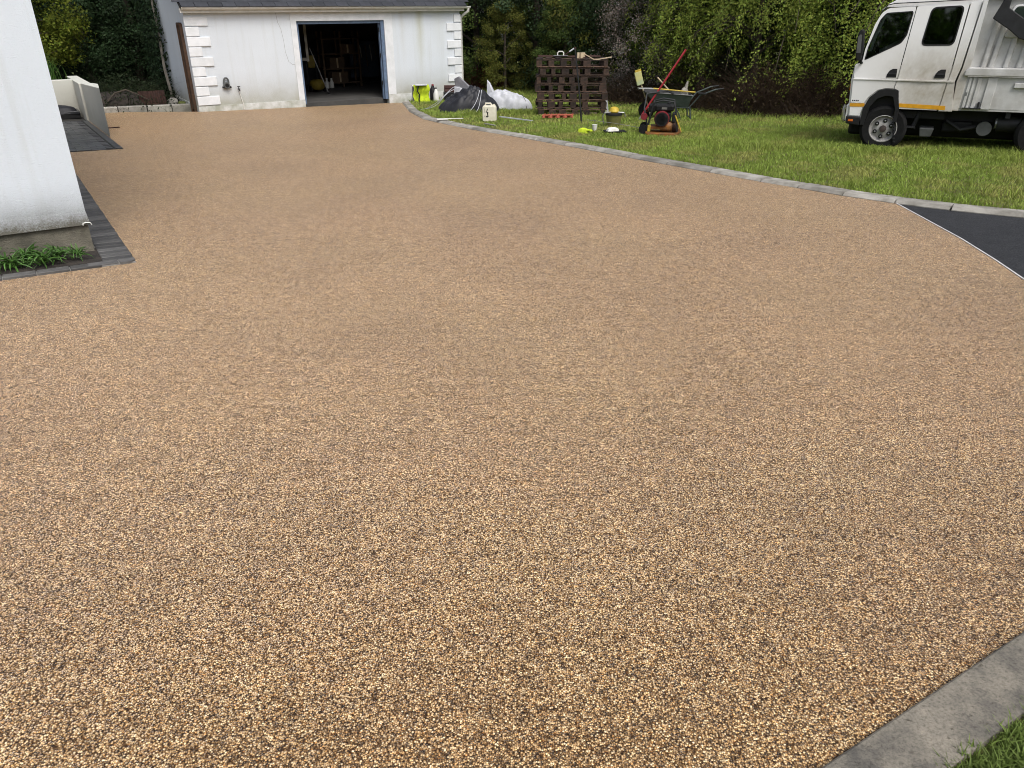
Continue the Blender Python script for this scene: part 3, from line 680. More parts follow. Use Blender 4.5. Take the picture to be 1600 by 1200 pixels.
MB().tube([(0, 0, .45), (0, -.06, .45), (0, -.085, .41)], .014, 8).build('spout', 'black', t); MB().tube([(0, -.035, .45), (0, -.035, .5)], .009, 6).build('stem', 'black', t)
MB().box((0, -.035, .505), (.07, .015, .014)).build('lever', 'black', t)

# scrap on the soil behind the bed kerb
x, y = hw(2.75, 14.2); t = thing('rusty_sheet', 'rusty corrugated sheet leaning behind the grey bed kerb', 'metal sheet', (x, y, -S*y + .06), AZ)
mb = MB(); n = 24
for i in range(n + 1): mb.v += [(-.3 + .6*i/n, .02 * math.sin(i * 1.6), 0), (-.3 + .6*i/n, .1 + .02 * math.sin(i * 1.6), .34)]
for i in range(n): mb.f.append((2*i, 2*i+2, 2*i+3, 2*i+1))
for i in range(n + 1): mb.v += [(-.3 + .6*i/n, .02 * math.sin(i * 1.6) + .004, 0), (-.3 + .6*i/n, .104 + .02 * math.sin(i * 1.6), .34)]
for i in range(n): a = 2*(n+1) + 2*i; mb.f.append((a, a+1, a+3, a+2))
mb.build('sheet', 'rust', t)
def rock(name, label, loc, r, m, seed):
    bm = bmesh.new(); bmesh.ops.create_icosphere(bm, subdivisions=2, radius=r); rs = random.Random(seed)
    for v in bm.verts: v.co *= rs.uniform(.75, 1.15); v.co.z *= .7
    me = bpy.data.meshes.new(name); bm.to_mesh(me); bm.free(); me.materials.append(M[m]); o = bpy.data.objects.new(name, me); COL.objects.link(o); o.location = loc
    return tag(o, label, 'stone')
x, y = hw(3.2, 14.3); rock('stone', 'pale grey stone on the soil by the garage gable', (x, y, -S*y + .14), .13, 'concrete', 1)
x, y = hw(3.35, 14.0); rock('stone', 'mossy lump of rubble beside the brown side door', (x, y, -S*y + .1), .1, 'turf', 2)
x, y = hw(1.95, 14.4); rock('stone', 'small broken stone lying on the dark soil heap', (x, y, -S*y + .1), .06, 'garage_plinth', 3)
x, y = hw(2.0, 14.9); t = thing('soil_heap', 'low heap of dark soil and roots behind the bed kerb', 'soil heap', (x, y, -S*y + .04), AZ); lumpy('heap', 'soil', t, 2.2, 1.5, .33, 9, 26, 18, .5)
x, y = hw(2.15, 14.2); t = thing('branch', 'bent bare branch lying on the soil heap', 'branch', (x, y, -S*y + .2), AZ)
MB().tube([(-.45, 0, -.05), (-.2, .05, .18), (.05, .08, .24), (.3, .02, .12), (.5, .0, .0)], [.02, .022, .02, .015, .01], 6).build('stem', 'bark', t, smooth=True)
x, y = hw(1.34, 10.0); t = thing('drain_slot', 'short dark metal strip lying on the gravel beside the cream wall', 'metal strip', (x, y, -S*y + .002), AZ); MB().box((0, 0, .008), (.2, .05, .016)).build('strip', 'rust', t, .002)
# ------------------------------------------------------------------ things left on the lawn
LZ = .03
def lawn_thing(name, label, cat, x, y, rz=0, dz=0, group=None): return thing(name, label, cat, gz(x, y, LZ + dz), rz, group)
# pallets
pgroup = 'pallets in the stack on the lawn'
plabels = ['lowest dark pallet of the stack resting on the grass', 'second pallet from the bottom of the stack', 'third pallet from the bottom of the stack', 'middle pallet of the stack with three below and three above',
           'third pallet from the top of the stack', 'second pallet from the top of the stack', 'topmost pallet of the stack carrying scraps and rusty bars']
bl = MB().box((0, 0, 0), (1.5, .09, .018)).build('board', 'palletboard', None, .003, seg=1)
bd = MB().box((0, 0, 0), (.125, .56, .018)).build('board', 'pallet', None, .003, seg=1)
bk_ = MB().box((0, 0, 0), (.12, .09, .119)).build('block', 'pallet', None, .003, seg=1)
PX, PY = 1.29, 17.4
for k in range(7):
    t = lawn_thing('pallet', plabels[k], 'pallet', PX + random.uniform(-.05, .05), PY + random.uniform(-.03, .03), R(-2) + random.uniform(-.045, .045), .0 + .163 * k, pgroup); t.scale = (1, 1, .925)
    for y in (-.23, .23):
        inst(bl, t, (0, y, .010), (0, 0, random.uniform(-.006, .006))); inst(bl, t, (0, y, .147))
        for x in (-.685, -.44, -.2, .05, .3, .68): inst(bk_, t, (x + .0 + random.uniform(-.03, .03), y, .0785), (0, 0, random.uniform(-.08, .08)), (random.choice((1, 1, .7, 1.3)), 1, 1))
    for i in (range(8) if k % 3 else (0, 1, 2, 4, 5, 7)): inst(bd, t, (-.675 + i * .193 + random.uniform(-.012, .012), 0, .1655), (0, 0, random.uniform(-.01, .01)))
for o in (bl, bd, bk_): bpy.data.objects.remove(o)
PT = .163 * 7
t = lawn_thing('timber_batten', 'pale timber batten lying on the grass against the pallet stack', 'batten', 1.38, 17.22, R(-3), .03); MB().box((0, 0, .02), (.92, .04, .035)).build('batten', 'palelumber', t)
t = lawn_thing('rusty_bars', 'bundle of rusty bars lying along the top of the pallet stack', 'metal bars', PX - .1, PY - .1, R(-1.5), PT)
for k in range(9):
    y = -.12 + k * .03; x0 = -.65 + random.uniform(0, .15); x1 = .5 + random.uniform(-.3, .2)
    MB().tube([(x0, y, .02 + random.uniform(0, .03)), (0, y + random.uniform(-.02, .02), .03), (x1, y + random.uniform(-.04, .04), .02 + random.uniform(0, .03))], .013, 5).build('bar', 'rust', t)
t = lawn_thing('plastering_float', 'grey plastering float with arched handle on the pallet stack', 'float', PX - .27, PY - .2, 0, PT + .04)
MB().box((0, 0, .01), (.3, .12, .012)).build('blade', 'steel', t); MB().tube([(-.06, 0, .01), (-.065, 0, .06), (-.04, 0, .09), (.04, 0, .09), (.065, 0, .06), (.06, 0, .01)], .012, 6).build('handle', 'whiteplastic', t, smooth=True)
t = lawn_thing('claw_bar', 'short orange rusty bar tilted up behind the float', 'bar', PX - .1, PY - .1, 0, PT); MB().tube([(-.08, 0, .06), (.09, 0, .17)], .013, 6).build('shaft', 'rust', t); MB().tube([(.02, 0, .125), (.12, 0, .19)], .016, 6).build('grip', 'sack', t)
for k, (dx, w, lb) in enumerate(((.1, .05, 'narrow pale wooden block standing on the pallet stack'), (.19, .1, 'wider pale wooden block standing on the pallet stack'))):
    t = lawn_thing('wood_block', lb, 'block', PX + dx, PY - .22, .1 * k, PT, 'pale blocks on the pallet stack'); MB().box((0, 0, .055), (w, .06, .11)).build('block', 'palelumber', t, .004)
t = lawn_thing('folding_rule', 'pale bent strip of wood sticking out over the pallet stack', 'wood strip', PX + .25, PY - .25, 0, PT)
MB().box((.09, 0, .025), (.24, .02, .016), Matrix.Rotation(R(28), 3, 'Y')).build('section', 'palelumber', t)
MB().box((.36, 0, -.005), (.38, .025, .02), Matrix.Rotation(R(-9), 3, 'Y')).build('section', 'palelumber', t)
t = lawn_thing('white_rag', 'pale rag hanging at the right side of the pallet stack', 'rag', 2.03, 17.3, 0, .0)
mb = MB(); 
for i in range(6): mb.v += [(-.02 - .03*math.sin(i), .0, .33 - .055*i), (.03 + .01*i, .01*math.sin(i*2), .33 - .055*i)]
for i in range(5): mb.f.append((2*i, 2*i+1, 2*i+3, 2*i+2))
for i in range(6): mb.v += [(-.02 - .03*math.sin(i), .02, .33 - .055*i), (.03 + .01*i, .03 + .01*math.sin(i*2), .33 - .055*i)]
for i in range(5): mb.f.append((12+2*i, 12+2*i+2, 12+2*i+3, 12+2*i+1))
mb.build('cloth', 'sack', t, smooth=True)
t = lawn_thing('steel_stake', 'thin dark steel stake pushed into the grass before the pallets', 'stake', 1.376, 15.54)
MB().tube([(0, 0, -.05), (-.09, .0, .7), (-.18, .02, 1.34)], [.018, .015, .014], 7).build('shaft', 'darksteel', t); MB().tube([(-.18, .02, 1.34), (-.183, .02, 1.37)], .02, 8).build('cap', 'rust', t)
t = lawn_thing('red_net', 'faded red plastic net strip lying on the grass', 'net', .93, 16.25, R(4), .05)
mb = MB()
for k in range(26):
    x = -.3 + .6 * k / 25; mb.tube([(x, -.05 * math.cos(k), -.01), (x + .02, 0, .05 + .012 * math.sin(k * 2.1)), (x + .005, .06, 0)], .014, 5)
o = mb.build('mesh_strands', 'redrope', t); o['kind'] = 'stuff'
MB().tube([(-.32, 0, .03), (0, .0, .045), (.32, .0, .035)], .02, 6).build('core', 'redrope', t)
# heap by the garage
t = lawn_thing('tarp_heap', 'crumpled black tarpaulin heaped on the grass by the garage corner', 'tarpaulin', -.98, 18.1, R(4), -.02)
lumpy('tarp', 'tarp', t, 1.42, 1.0, .47, 12, 70, 50, .7, lambda u, v: .75 + .4 * math.exp(-((u - .15) ** 2) * 3))
t = lawn_thing('white_sack', 'white woven plastic sheeting bundled beyond the black tarpaulin', 'plastic sheeting', -.1, 18.75, R(-12), -.02)
lumpy('bundle', 'sack', t, 1.15, .62, .38, 21, 44, 28, .5, lambda u, v: 1.1 - .22 * u)
mb = MB().hexa([(-.5, -.05, .2), (-.25, -.1, .2), (-.22, .05, .2), (-.5, .08, .2)], [(-.5, 0, .66), (-.44, 0, .6), (-.42, .02, .6), (-.49, .02, .67)]); mb.build('corner_flap', 'sack', t, .02)
t2 = MB().tube([(.36, -.05, .36), (.45, -.12, .22), (.5, -.2, .04)], .008, 5).build('tie', 'greyplastic', t)
t = lawn_thing('grey_sheet', 'grey plastic sheet sticking up behind the black tarpaulin', 'plastic sheet', -1.05, 18.75, R(-15))
mb = MB(); mb.hexa([(-.28, 0, .3), (.5, -.05, .15), (.5, .05, .15), (-.28, .1, .3)], [(-.32, .02, .66), (-.2, .0, .72), (-.18, .05, .72), (-.32, .06, .66)]); mb.build('sheet', mat('grey_sheeting', (.22, .215, .23), (.14, .14, .15), 6, .5), t, .02)
mb = MB().hexa([(-.3, -.12, .25), (-.08, -.14, .3), (-.05, -.05, .3), (-.3, -.05, .25)], [(-.28, -.1, .5), (-.12, -.1, .48), (-.1, -.06, .48), (-.28, -.06, .5)]); mb.build('white_corner', 'sack', t, .015)
t = lawn_thing('storage_box', 'grey plastic box on the grass under the hi-vis jacket', 'box', -2.36, 20.7, R(15))
MB().box((0, 0, .2), (.4, .3, .4)).build('box_body', 'greyplastic', t, .02); MB().box((0, 0, .41), (.42, .32, .03)).build('lid', 'whiteplastic', t, .008)
x, y = -2.36, 20.7
t = lawn_thing('hi_vis_jacket', 'fluorescent yellow hi-vis jacket draped over the grey box', 'jacket', x + .04, y - .17, R(8))
mb = MB(); nx, ny = 12, 12
for i in range(nx+1):
    for k in range(ny+1):
        u = i/nx; v = k/ny; mb.v.append((-.2 + .4*u + .02*math.sin(v*9+i), -.03 - .03*math.sin(u*11+v*3) - .02*math.sin(v*8), .44 - .44*v + .015*math.sin(u*14)))
for i in range(nx):
    for k in range(ny): a = i*(ny+1)+k; mb.f.append((a, a+1, a+ny+2, a+ny+1))
o_ = len(mb.v)
for i in range(nx+1):
    for k in range(ny+1):
        p = mb.v[i*(ny+1)+k]; mb.v.append((p[0], p[1] + .02, p[2]))
for i in range(nx):
    for k in range(ny): a = o_ + i*(ny+1)+k; mb.f.append((a, a+ny+1, a+ny+2, a+1))
j = mb.build('fabric', 'hiviz', t, smooth=True)
mb = MB().tube([(-.07, -.075, .42), (-.1, -.095, .3), (-.05, -.1, .22), (-.07, -.1, .1), (-.06, -.09, .01)], .018, 5); mb.build('zip_strip', 'black', t)
MB().box((.0, -.02, .445), (.3, .2, .025)).build('folded_lining', 'sack', t, .01)
t = lawn_thing('black_bottle', 'small black canister beside the hi-vis jacket', 'canister', -2.08, 21.1); MB().lathe([(.08, 0), (.085, .3), (.04, .36), (.03, .4)], (0, 0, 0), 'z', 12).build('canister_body', 'black', t, smooth=True); MB().lathe([(.03, .4), (.03, .43)], (0, 0, 0), 'z', 8).build('cap', 'red', t)
t = lawn_thing('white_bottle', 'white plastic bottle between the black canister and the toolbox', 'bottle', -1.98, 20.9); MB().lathe([(.07, 0), (.075, .2), (.04, .28), (.025, .33)], (0, 0, 0), 'z', 12).build('bottle_body', 'whiteplastic', t, smooth=True); MB().lathe([(.028, .33), (.028, .36)], (0, 0, 0), 'z', 8).build('cap', 'greyplastic', t)
t = lawn_thing('toolbox', 'open dark toolbox with brown lid by the garage plinth', 'toolbox', -1.55, 21.15, R(10))
MB().box((0, 0, .12), (.5, .26, .24)).build('box_body', 'black', t, .01); MB().box((0, -.02, .28), (.48, .2, .03), Matrix.Rotation(R(14), 3, 'X')).build('lid', 'rust', t, .006); MB().box((0, .05, .36), (.46, .05, .08)).build('tray', mat('dark_brown', (.06, .025, .02)), t, .006); MB().box((.02, -.14, .16), (.2, .01, .05)).build('latch', 'steel', t)
t = lawn_thing('grey_crate', 'small grey crate right of the toolbox', 'crate', -1.35, 20.85, R(-8)); MB().box((0, 0, .1), (.28, .22, .2)).build('crate_body', 'greyplastic', t, .01); MB().box((0, 0, .205), (.22, .16, .02)).build('contents', 'black', t)
cg = 'pale cords lying over the tarpaulin'
for pts, lb in ((([(-2.1, 18.3, .03), (-1.75, 18.15, .12), (-1.45, 18.2, .4), (-1.2, 18.5, .5)]), 'pale cord running up the left side of the tarpaulin'),
                (([(-2.0, 18.5, .03), (-1.7, 18.3, .2), (-1.35, 18.4, .5), (-1.2, 18.6, .5)]), 'pale cord just behind the left cord on the tarpaulin'),
                (([(-1.15, 17.35, .03), (-.92, 17.4, .08), (-.78, 17.6, .27), (-.72, 17.85, .47)]), 'pale looped cord hanging down the front of the tarpaulin'),
                (([(-.86, 17.33, .02), (-.75, 17.4, .1), (-.7, 17.62, .28), (-.68, 17.9, .47)]), 'shorter pale cord right of the looped cord')):
    t = lawn_thing('cord', lb, 'cord', pts[0][0], pts[0][1], 0, 0, cg)
    q = [Vector(p) - Vector((pts[0][0], pts[0][1], S*(p[1]-pts[0][1]))) for p in pts]
    fine = []
    for i in range(13):
        s = i / 12 * 3; k = min(int(s), 2); f = s - k; p0, p1, p2, p3 = q[max(k-1, 0)], q[k], q[k+1], q[min(k+2, 3)]
        fine.append(.5 * ((2*p1) + (p2-p0)*f + (2*p0-5*p1+4*p2-p3)*f*f + (3*p1-p0-3*p2+p3)*f**3))
    MB().tube(fine, .006, 6).build('strand', 'sack', t, smooth=True)
t = lawn_thing('jerry_can', 'cream plastic jerry can with black markings on the grass', 'jerry can', -.45, 15.95, R(-6)); t.scale = (.88, .88, .88)
can = MB().prism([(-.15, 0), (.15, 0), (.155, .06), (.15, .30), (.12, .345), (.02, .345), (-.03, .34), (-.13, .345), (-.155, .31)], 'y', -.11, .11); can.build('can_body', 'cream_can', t, .025, seg=3)
MB().tube([(-.1, 0, .33), (-.09, 0, .385), (.03, 0, .385), (.05, 0, .335)], .018, 7).build('handle', 'cream_can', t, smooth=True); MB().lathe([(.03, .335), (.03, .37)], (.1, 0, 0), 'z', 12).build('cap', 'cream_can', t)
for k in (-.05, .05): MB().box((k * 1.6, -.112, .2), (.02, .008, .2)).build('rib', 'cream_can', t, .003)
mk = MB()
for c, d, a in (((-.085, .24), (.025, .09), .0), ((-.05, .21), (.08, .022), .5), ((-.03, .16), (.022, .11), -.15), ((-.065, .115), (.07, .025), .3), ((-.04, .26), (.02, .05), .3)):
    mk.box((c[0], -.1125, c[1]), (d[0], .003, d[1]), Matrix.Rotation(a, 3, 'Y'))
o = mk.build('marking', 'black', t); o['kind'] = 'stuff'
x0, y0 = -.16, 16.25; t = lawn_thing('white_batten', 'white painted strip of wood lying on the grass right of the can', 'wood strip', .08, 16.0, R(-38), .03); MB().box((0, 0, .012), (.85, .03, .02), Matrix.Rotation(R(1), 3, 'Y')).build('strip', 'sack', t)
x, y = -1.35, 15.98; t = thing('white_scraper', 'white plastic scraper lying on the kerb near the tarpaulin', 'scraper', gz(x, y, .055), R(10)); MB().box((-.06, 0, .012), (.22, .09, .02)).build('blade', 'whiteplastic', t, .006); MB().box((.2, .03, .012), (.34, .02, .016)).build('handle', 'whiteplastic', t, .004)
x, y = -.42, 14.95; t = thing('pale_offcut', 'thin pale timber offcut lying along the kerb below the can', 'offcut', gz(x, y, .06), R(-52)); MB().box((0, 0, .006), (.32, .05, .012)).build('strip', 'concrete', t)
# bucket, glove, cup, tray
t = lawn_thing('yellow_bucket', 'bucket with bright yellow lid and raised grey handle on the grass', 'bucket', 1.93, 15.0)
MB().lathe([(.12, 0), (.15, .2), (.155, .21)], (0, 0, 0), 'z', 20).build('bucket_body', mat('murky_bucket', (.2, .19, .05), (.12, .12, .04)), t, smooth=True)
MB().lathe([(.16, .205), (.16, .23), (.1, .25)], (0, 0, 0), 'z', 20).build('rim', 'black', t, smooth=True); MB().lathe([(.09, .25), (.1, .27), (.075, .33), (.03, .35)], (0, 0, 0), 'z', 16).build('lid', 'yellow', t, smooth=True)
MB().tube([(-.19, -.02, .05), (-.22, -.04, .18), (-.18, -.05, .25), (.0, -.06, .26), (.18, -.05, .25), (.22, -.03, .18)], .012, 6).build('handle', 'steel', t, smooth=True)
t = lawn_thing('work_glove', 'crumpled hi-vis yellow glove lying in the grass', 'glove', 1.25, 13.75, R(-22), .03); lumpy('palm', 'hiviz', t, .2, .11, .07, 3, 12, 8, .4)
for k in range(4): MB().tube([(.07, -.035 + .022*k, .03), (.13 + .01*(k % 2), -.04 + .026*k, .035), (.165 - .01*abs(k-1), -.045 + .03*k, .015)], [.013, .012, .009], 6).build('finger', 'hiviz', t, smooth=True)
MB().tube([(.02, .05, .03), (.05, .09, .03), (.075, .1, .015)], [.014, .012, .009], 6).build('thumb', 'hiviz', t, smooth=True)
t = lawn_thing('white_cup', 'white cup lying beside the hi-vis glove', 'cup', 1.47, 14.0, 0, .02); MB().lathe([(.03, 0), (.045, .09), (.047, .1), (.04, .1), (.028, .01)], (0, 0, .0), 'z', 14).build('cup_body', 'whiteplastic', t, smooth=True); MB().lathe([(.047, .1), (.049, .106)], (0, 0, 0), 'z', 14).build('rim', 'whiteplastic', t)
t = lawn_thing('mixing_tray', 'black plastic tray on the grass with white rag in it', 'tray', 1.8, 13.75, R(6))
MB().hexa([(-.15, -.09, 0), (.15, -.09, 0), (.15, .09, 0), (-.15, .09, 0)], [(-.19, -.12, .05), (.19, -.12, .05), (.19, .12, .05), (-.19, .12, .05)]).build('tray_body', 'black', t, .004)
t = lawn_thing('crumpled_paper', 'crumpled white paper resting in the black tray', 'paper', 1.76, 13.75, .4, .05); lumpy('wad', 'whiteplastic', t, .24, .16, .06, 8, 10, 8, .5)
t = lawn_thing('string_line', 'thin pale string line lying across the grass to the compactor', 'string', 2.0, 14.3, 0, .06); MB().tube([(-.55, .9, .0), (-.1, .3, .02), (.3, -.1, .0), (.45, -.25, .02)], .006, 4).build('strand', 'concrete', t)
# plate compactor
t = lawn_thing('plate_compactor', 'orange plate compactor with red engine standing on the grass', 'plate compactor', 2.57, 13.55, R(-12), .01)
MB().prism([(-.26, .04), (-.2, 0), (.26, 0), (.34, .07), (.33, .1), (.24, .05), (-.18, .05), (-.25, .08)], 'y', -.2, .2).build('base_plate', 'orange', t, .008)
MB().lathe([(.075, -.15), (.09, -.13), (.09, .03), (.075, .05)], (.14, -.02, .14), 'x', 18).build('exciter_drum', 'orange', t, smooth=True)
MB().lathe([(.085, .05), (.09, .07), (.09, .13), (.07, .15)], (.14, -.02, .14), 'x', 18).build('drum_end', 'rust', t, smooth=True)
MB().box((-.02, .02, .12), (.34, .26, .05)).build('engine_bed', 'orange', t, .006)
MB().lathe([(.12, -.17), (.13, -.1), (.125, .0)], (.0, 0, .27), 'y', 20).build('engine_fan_housing', 'engine_red', t, smooth=True)
fh = MB()
for k in range(5): fh.lathe([(.025 + k*.02, -.178), (.033 + k*.02, -.178), (.033 + k*.02, -.17), (.025 + k*.02, -.17)], (0, 0, .27), 'y', 18)
o = fh.build('recoil_grille', 'black', t); o['kind'] = 'stuff'
MB().box((.02, .05, .27), (.26, .24, .2)).build('engine_block', 'darksteel', t, .02)
MB().box((.03, .02, .44), (.32, .24, .11)).build('fuel_tank', 'black', t, .03); MB().lathe([(.03, .495), (.03, .525)], (.1, .0, 0), 'z', 12).build('fuel_cap', 'darksteel', t); MB().box((.03, -.102, .44), (.09, .004, .035)).build('badge', 'steel', t)
MB().box((-.17, .0, .43), (.12, .16, .13)).build('air_filter', 'black', t, .02); MB().box((.2, -.02, .29), (.06, .14, .16)).build('muffler', 'darksteel', t, .012)
for sy in (-.16, .16): MB().tube([(-.24, sy, .06), (-.2, sy, .3), (-.15, sy, .53), (.0, sy, .57), (.18, sy, .55), (.23, sy, .35), (.27, sy, .07)], .014, 7).build('guard_bar', 'darksteel', t, smooth=True)
MB().tube([(-.15, -.16, .53), (-.15, .16, .53)], .014, 7).build('cross_bar', 'darksteel', t)
MB().tube([(.22, -.18, .34), (.34, -.17, .08)], .012, 6).build('brace', 'yellow', t); MB().box((-.2, -.19, .12), (.05, .03, .1)).build('bracket', 'yellow', t, .004)
for sy in (-.17, .17): MB().lathe([(.05, -.02), (.075, -.02), (.075, .02), (.05, .02)], (-.3, sy, .1), 'y', 16).build('transport_wheel', 'rubber', t, smooth=True)
MB().lathe([(.055, -.03), (.06, 0), (.055, .03)], (-.3, -.1, .3), 'y', 14).build('pulley', 'engine_red', t, smooth=True)
MB().tube([(-.24, .1, .1), (-.32, .2, .4), (-.3, .35, .62), (.05, .45, .66), (.15, .4, .62)], .015, 7).build('push_handle', 'darksteel', t, smooth=True)
# wheelbarrow
t = lawn_thing('wheelbarrow', 'dark green metal wheelbarrow full of tools behind the compactor', 'wheelbarrow', 3.28, 16.5, R(-4)); t.scale = (.88, .88, .88)
tr = MB().hexa([(-.35, -.26, .32), (.38, -.26, .28), (.38, .26, .28), (-.35, .26, .32)], [(-.66, -.36, .62), (.44, -.36, .55), (.44, .36, .55), (-.66, .36, .62)])
tr.f.pop(1); tr.build('tray', 'greengrey', t, .012)
inn = MB().hexa([(-.34, -.25, .34), (.37, -.25, .3), (.37, .25, .3), (-.34, .25, .34)], [(-.63, -.345, .61), (.42, -.345, .54), (.42, .345, .54), (-.63, .345, .61)]); inn.f.pop(1); inn.build('tray_inside', 'darksteel', t)
MB().tube([(-.66, -.36, .62), (.44, -.36, .55), (.44, .36, .55), (-.66, .36, .62), (-.66, -.36, .62)], .012, 6).build('rim', 'greyplastic', t, smooth=True)
for sy in (-.24, .24):
    MB().tube([(-.62, sy * .3, .2), (-.3, sy, .29), (.4, sy, .27), (.62, sy * 1.25, .55), (.95, sy * 1.35, .68), (1.06, sy * 1.35, .69)], .017, 8).build('handle_bar', 'greengrey', t, smooth=True)
    MB().tube([(1.0, sy * 1.35, .685), (1.13, sy * 1.35, .70)], .022, 8).build('grip', 'black', t)
    MB().tube([(.42, sy, .28), (.46, sy * 1.1, .02)], .017, 7).build('leg', 'greengrey', t)
    MB().tube([(-.3, sy, .3), (-.1, sy * 1.1, .44), (.15, sy * 1.1, .5), (.25, sy * 1.1, .46)], .012, 6).build('brace', 'greengrey', t, smooth=True)
MB().tube([(.45, -.26, .05), (.45, .26, .05)], .012, 6).build('leg_bar', 'greengrey', t); MB().tube([(.1, -.2, .28), (.2, -.2, .1), (.23, -.2, .02)], .015, 6).build('prop', 'greengrey', t, smooth=True)
wl = MB().lathe([(.1, -.04), (.17, -.045), (.19, 0), (.17, .045), (.1, .04)], (-.55, 0, .19), 'y', 20).build('wheel', 'rubber', t, smooth=True); MB().lathe([(.1, -.02), (.02, -.05), (.02, .05), (.1, .02)], (-.55, 0, .19), 'y', 14).build('rim', 'red', wl)
def tool(name, label, cat, pts, r, m, extra=None):
    p0 = Vector(pts[0]); t = thing(name, label, cat, tuple(p0)); MB().tube([Vector(p) - p0 for p in pts], r, 8).build('shaft', m, t, smooth=True)
    if extra: extra(t)
    return t
def lw(x, y, z): return (x, y, -S*y + LZ + z)
tool('fibreglass_rake', 'long red handled tool leaning up against the wheelbarrow', 'rake', [lw(2.66, 16.2, .1), lw(3.45, 16.3, 1.32)], .02, 'red',
     lambda t: (MB().tube([(0, 0, 0), (-.06, -.005, -.1)], .02, 7).build('ferrule', 'steel', t), MB().box((-.09, -.01, -.13), (.16, .03, .02), Matrix.Rotation(R(25), 3, 'Y')).build('head', 'darksteel', t)))
tool('yellow_spade', 'yellow fibreglass handled spade laid across the wheelbarrow', 'spade', [lw(2.85, 16.25, .60), lw(3.7, 16.2, .53)], .014, 'yellow',
     lambda t: (MB().tube([(.9, -.1, -.08), (1.06, -.12, -.095)], .022, 7).build('grip', 'black', t), MB().box((-.15, .02, .0), (.3, .2, .015)).build('blade', 'steel', t, .005)))
tool('broom', 'broom with yellow head standing at the front of the wheelbarrow', 'broom', [lw(2.62, 16.5, .72), lw(2.76, 16.5, .40), lw(2.88, 16.45, .06)], .014, 'palelumber',
     lambda t: (MB().box((-.03, 0, .06), (.14, .08, .26), Matrix.Rotation(R(-18), 3, 'Y')).build('head', mat('worn_yellow', (.5, .45, .14), (.3, .36, .22), 4, .7), t, .01), MB().box((-.06, 0, .2), (.12, .07, .04), Matrix.Rotation(R(-18), 3, 'Y')).build('bristles', 'yellow', t)))
tool('wooden_handle', 'short pale wooden tool handle sticking out of the wheelbarrow', 'tool handle', [lw(2.95, 16.4, .80), lw(3.2, 16.4, .56)], .015, 'palelumber', lambda t: MB().tube([(.27, 0, -.24), (.42, .02, -.36)], .018, 6).build('socket', 'darksteel', t))
x, y = 3.5, 16.3; t = thing('grey_cloth', 'grey knotted cloth standing up in the wheelbarrow', 'cloth', lw(x, y, .49)); lumpy('folds', 'concrete', t, .16, .14, .13, 4, 12, 10, .4); MB().tube([(0.02, 0, .1), (.04, .0, .2), (.05, 0, .25)], [.04, .025, .012], 7).build('peak', 'concrete', t, smooth=True)
# ------------------------------------------------------------------ tipper truck
truck = thing('truck', 'dirty white crew cab tipper truck parked on the lawn at right', 'truck', (5.695, 11.957, -.478))
truck.rotation_euler = (0, -.0175, R(-26))
def lean(mb):
    mb.v = [(x, y + max(0, z - 1.02) * .07 * (1 - 2 * y / 1.7), z) for x, y, z in mb.v]; return mb
def panel(name, poly, m, y0, y1, parent=truck, bevel=.004, ln=True, smooth=False):
    mb = MB().prism(poly, 'y', y0, y1)
    return (lean(mb) if ln else mb).build(name, m, parent, bevel, smooth)
def shrink(poly, d):
    cx = sum(p[0] for p in poly) / len(poly); cz = sum(p[1] for p in poly) / len(poly)
    return [(cx + (x - cx) * (1 - d / max(.05, math.hypot(x - cx, z - cz))), cz + (z - cz) * (1 - d / max(.05, math.hypot(x - cx, z - cz)))) for x, z in poly]
def rounded(poly, r, n=4):
    out = []; N_ = len(poly)
    for i in range(N_):
        p = Vector(poly[i]); a = (Vector(poly[i-1]) - p); b = (Vector(poly[(i+1) % N_]) - p); ra = min(r, a.length * .45, b.length * .45)
        A_ = p + a.normalized() * ra; B_ = p + b.normalized() * ra
        for k in range(n + 1):
            s = k / n; q = (1-s)**2 * A_ + 2*s*(1-s) * p + s*s * B_; out.append((q.x, q.y))
    return out
M['seatcloth'] = mat('grey_seat_cloth', (.16, .17, .165), (.1, .11, .105), 8, .9)
arch = [(.11, .585), (.06, .81), (-.01, .84), (-.12, .84), (-.2, .82), (-.3, .73), (-.36, .58), (-.37, .40)]
core = [(-.56, .40), (-.585, .64), (-.61, .97), (-.59, 1.2), (-.5, 1.42), (-.425, 1.74), (-.37, 1.88), (-.28, 2.0), (-.15, 2.07), (.1, 2.11), (.88, 2.12), (.885, 2.0), (.81, 1.17), (.77, .98), (.82, .585)]
lower = [(-.56, .40), (-.585, .64), (-.61, .97), (-.592, 1.19), (.80, 1.19), (.77, .98), (.82, .585)]
cab = lean(MB().prism(lower + arch, 'y', .022, 1.68)).build('cab', 'truck', truck, .014)
lean(MB().prism([(-.365, 1.915), (-.28, 2.0), (-.15, 2.07), (.1, 2.11), (.88, 2.12), (.89, 1.975), (-.3, 1.955)], 'y', .022, 1.68)).build('cab_roof', 'truck', truck, .014)
def hole(outer, inner):
    k = min(range(len(inner)), key=lambda i: math.hypot(inner[i][0] - outer[0][0], inner[i][1] - outer[0][1]))
    area = lambda q: sum(q[i-1][0] * q[i][1] - q[i][0] * q[i-1][1] for i in range(len(q)))
    inn = inner[k:] + inner[:k]
    if area(inn) * area(outer) > 0: inn = [inn[0]] + inn[:0:-1]
    return outer + [outer[0]] + inn + [inn[0]]
fw = [(-.475, 1.25), (-.455, 1.43), (-.355, 1.8), (-.29, 1.885), (.05, 1.905), (.063, 1.88), (.035, 1.59), (-.02, 1.485)]
rw = [(.235, 1.45), (.285, 1.95), (.695, 1.97), (.66, 1.455)]
FW, RW = rounded(fw, .03, 4), rounded(rw, .075, 6)
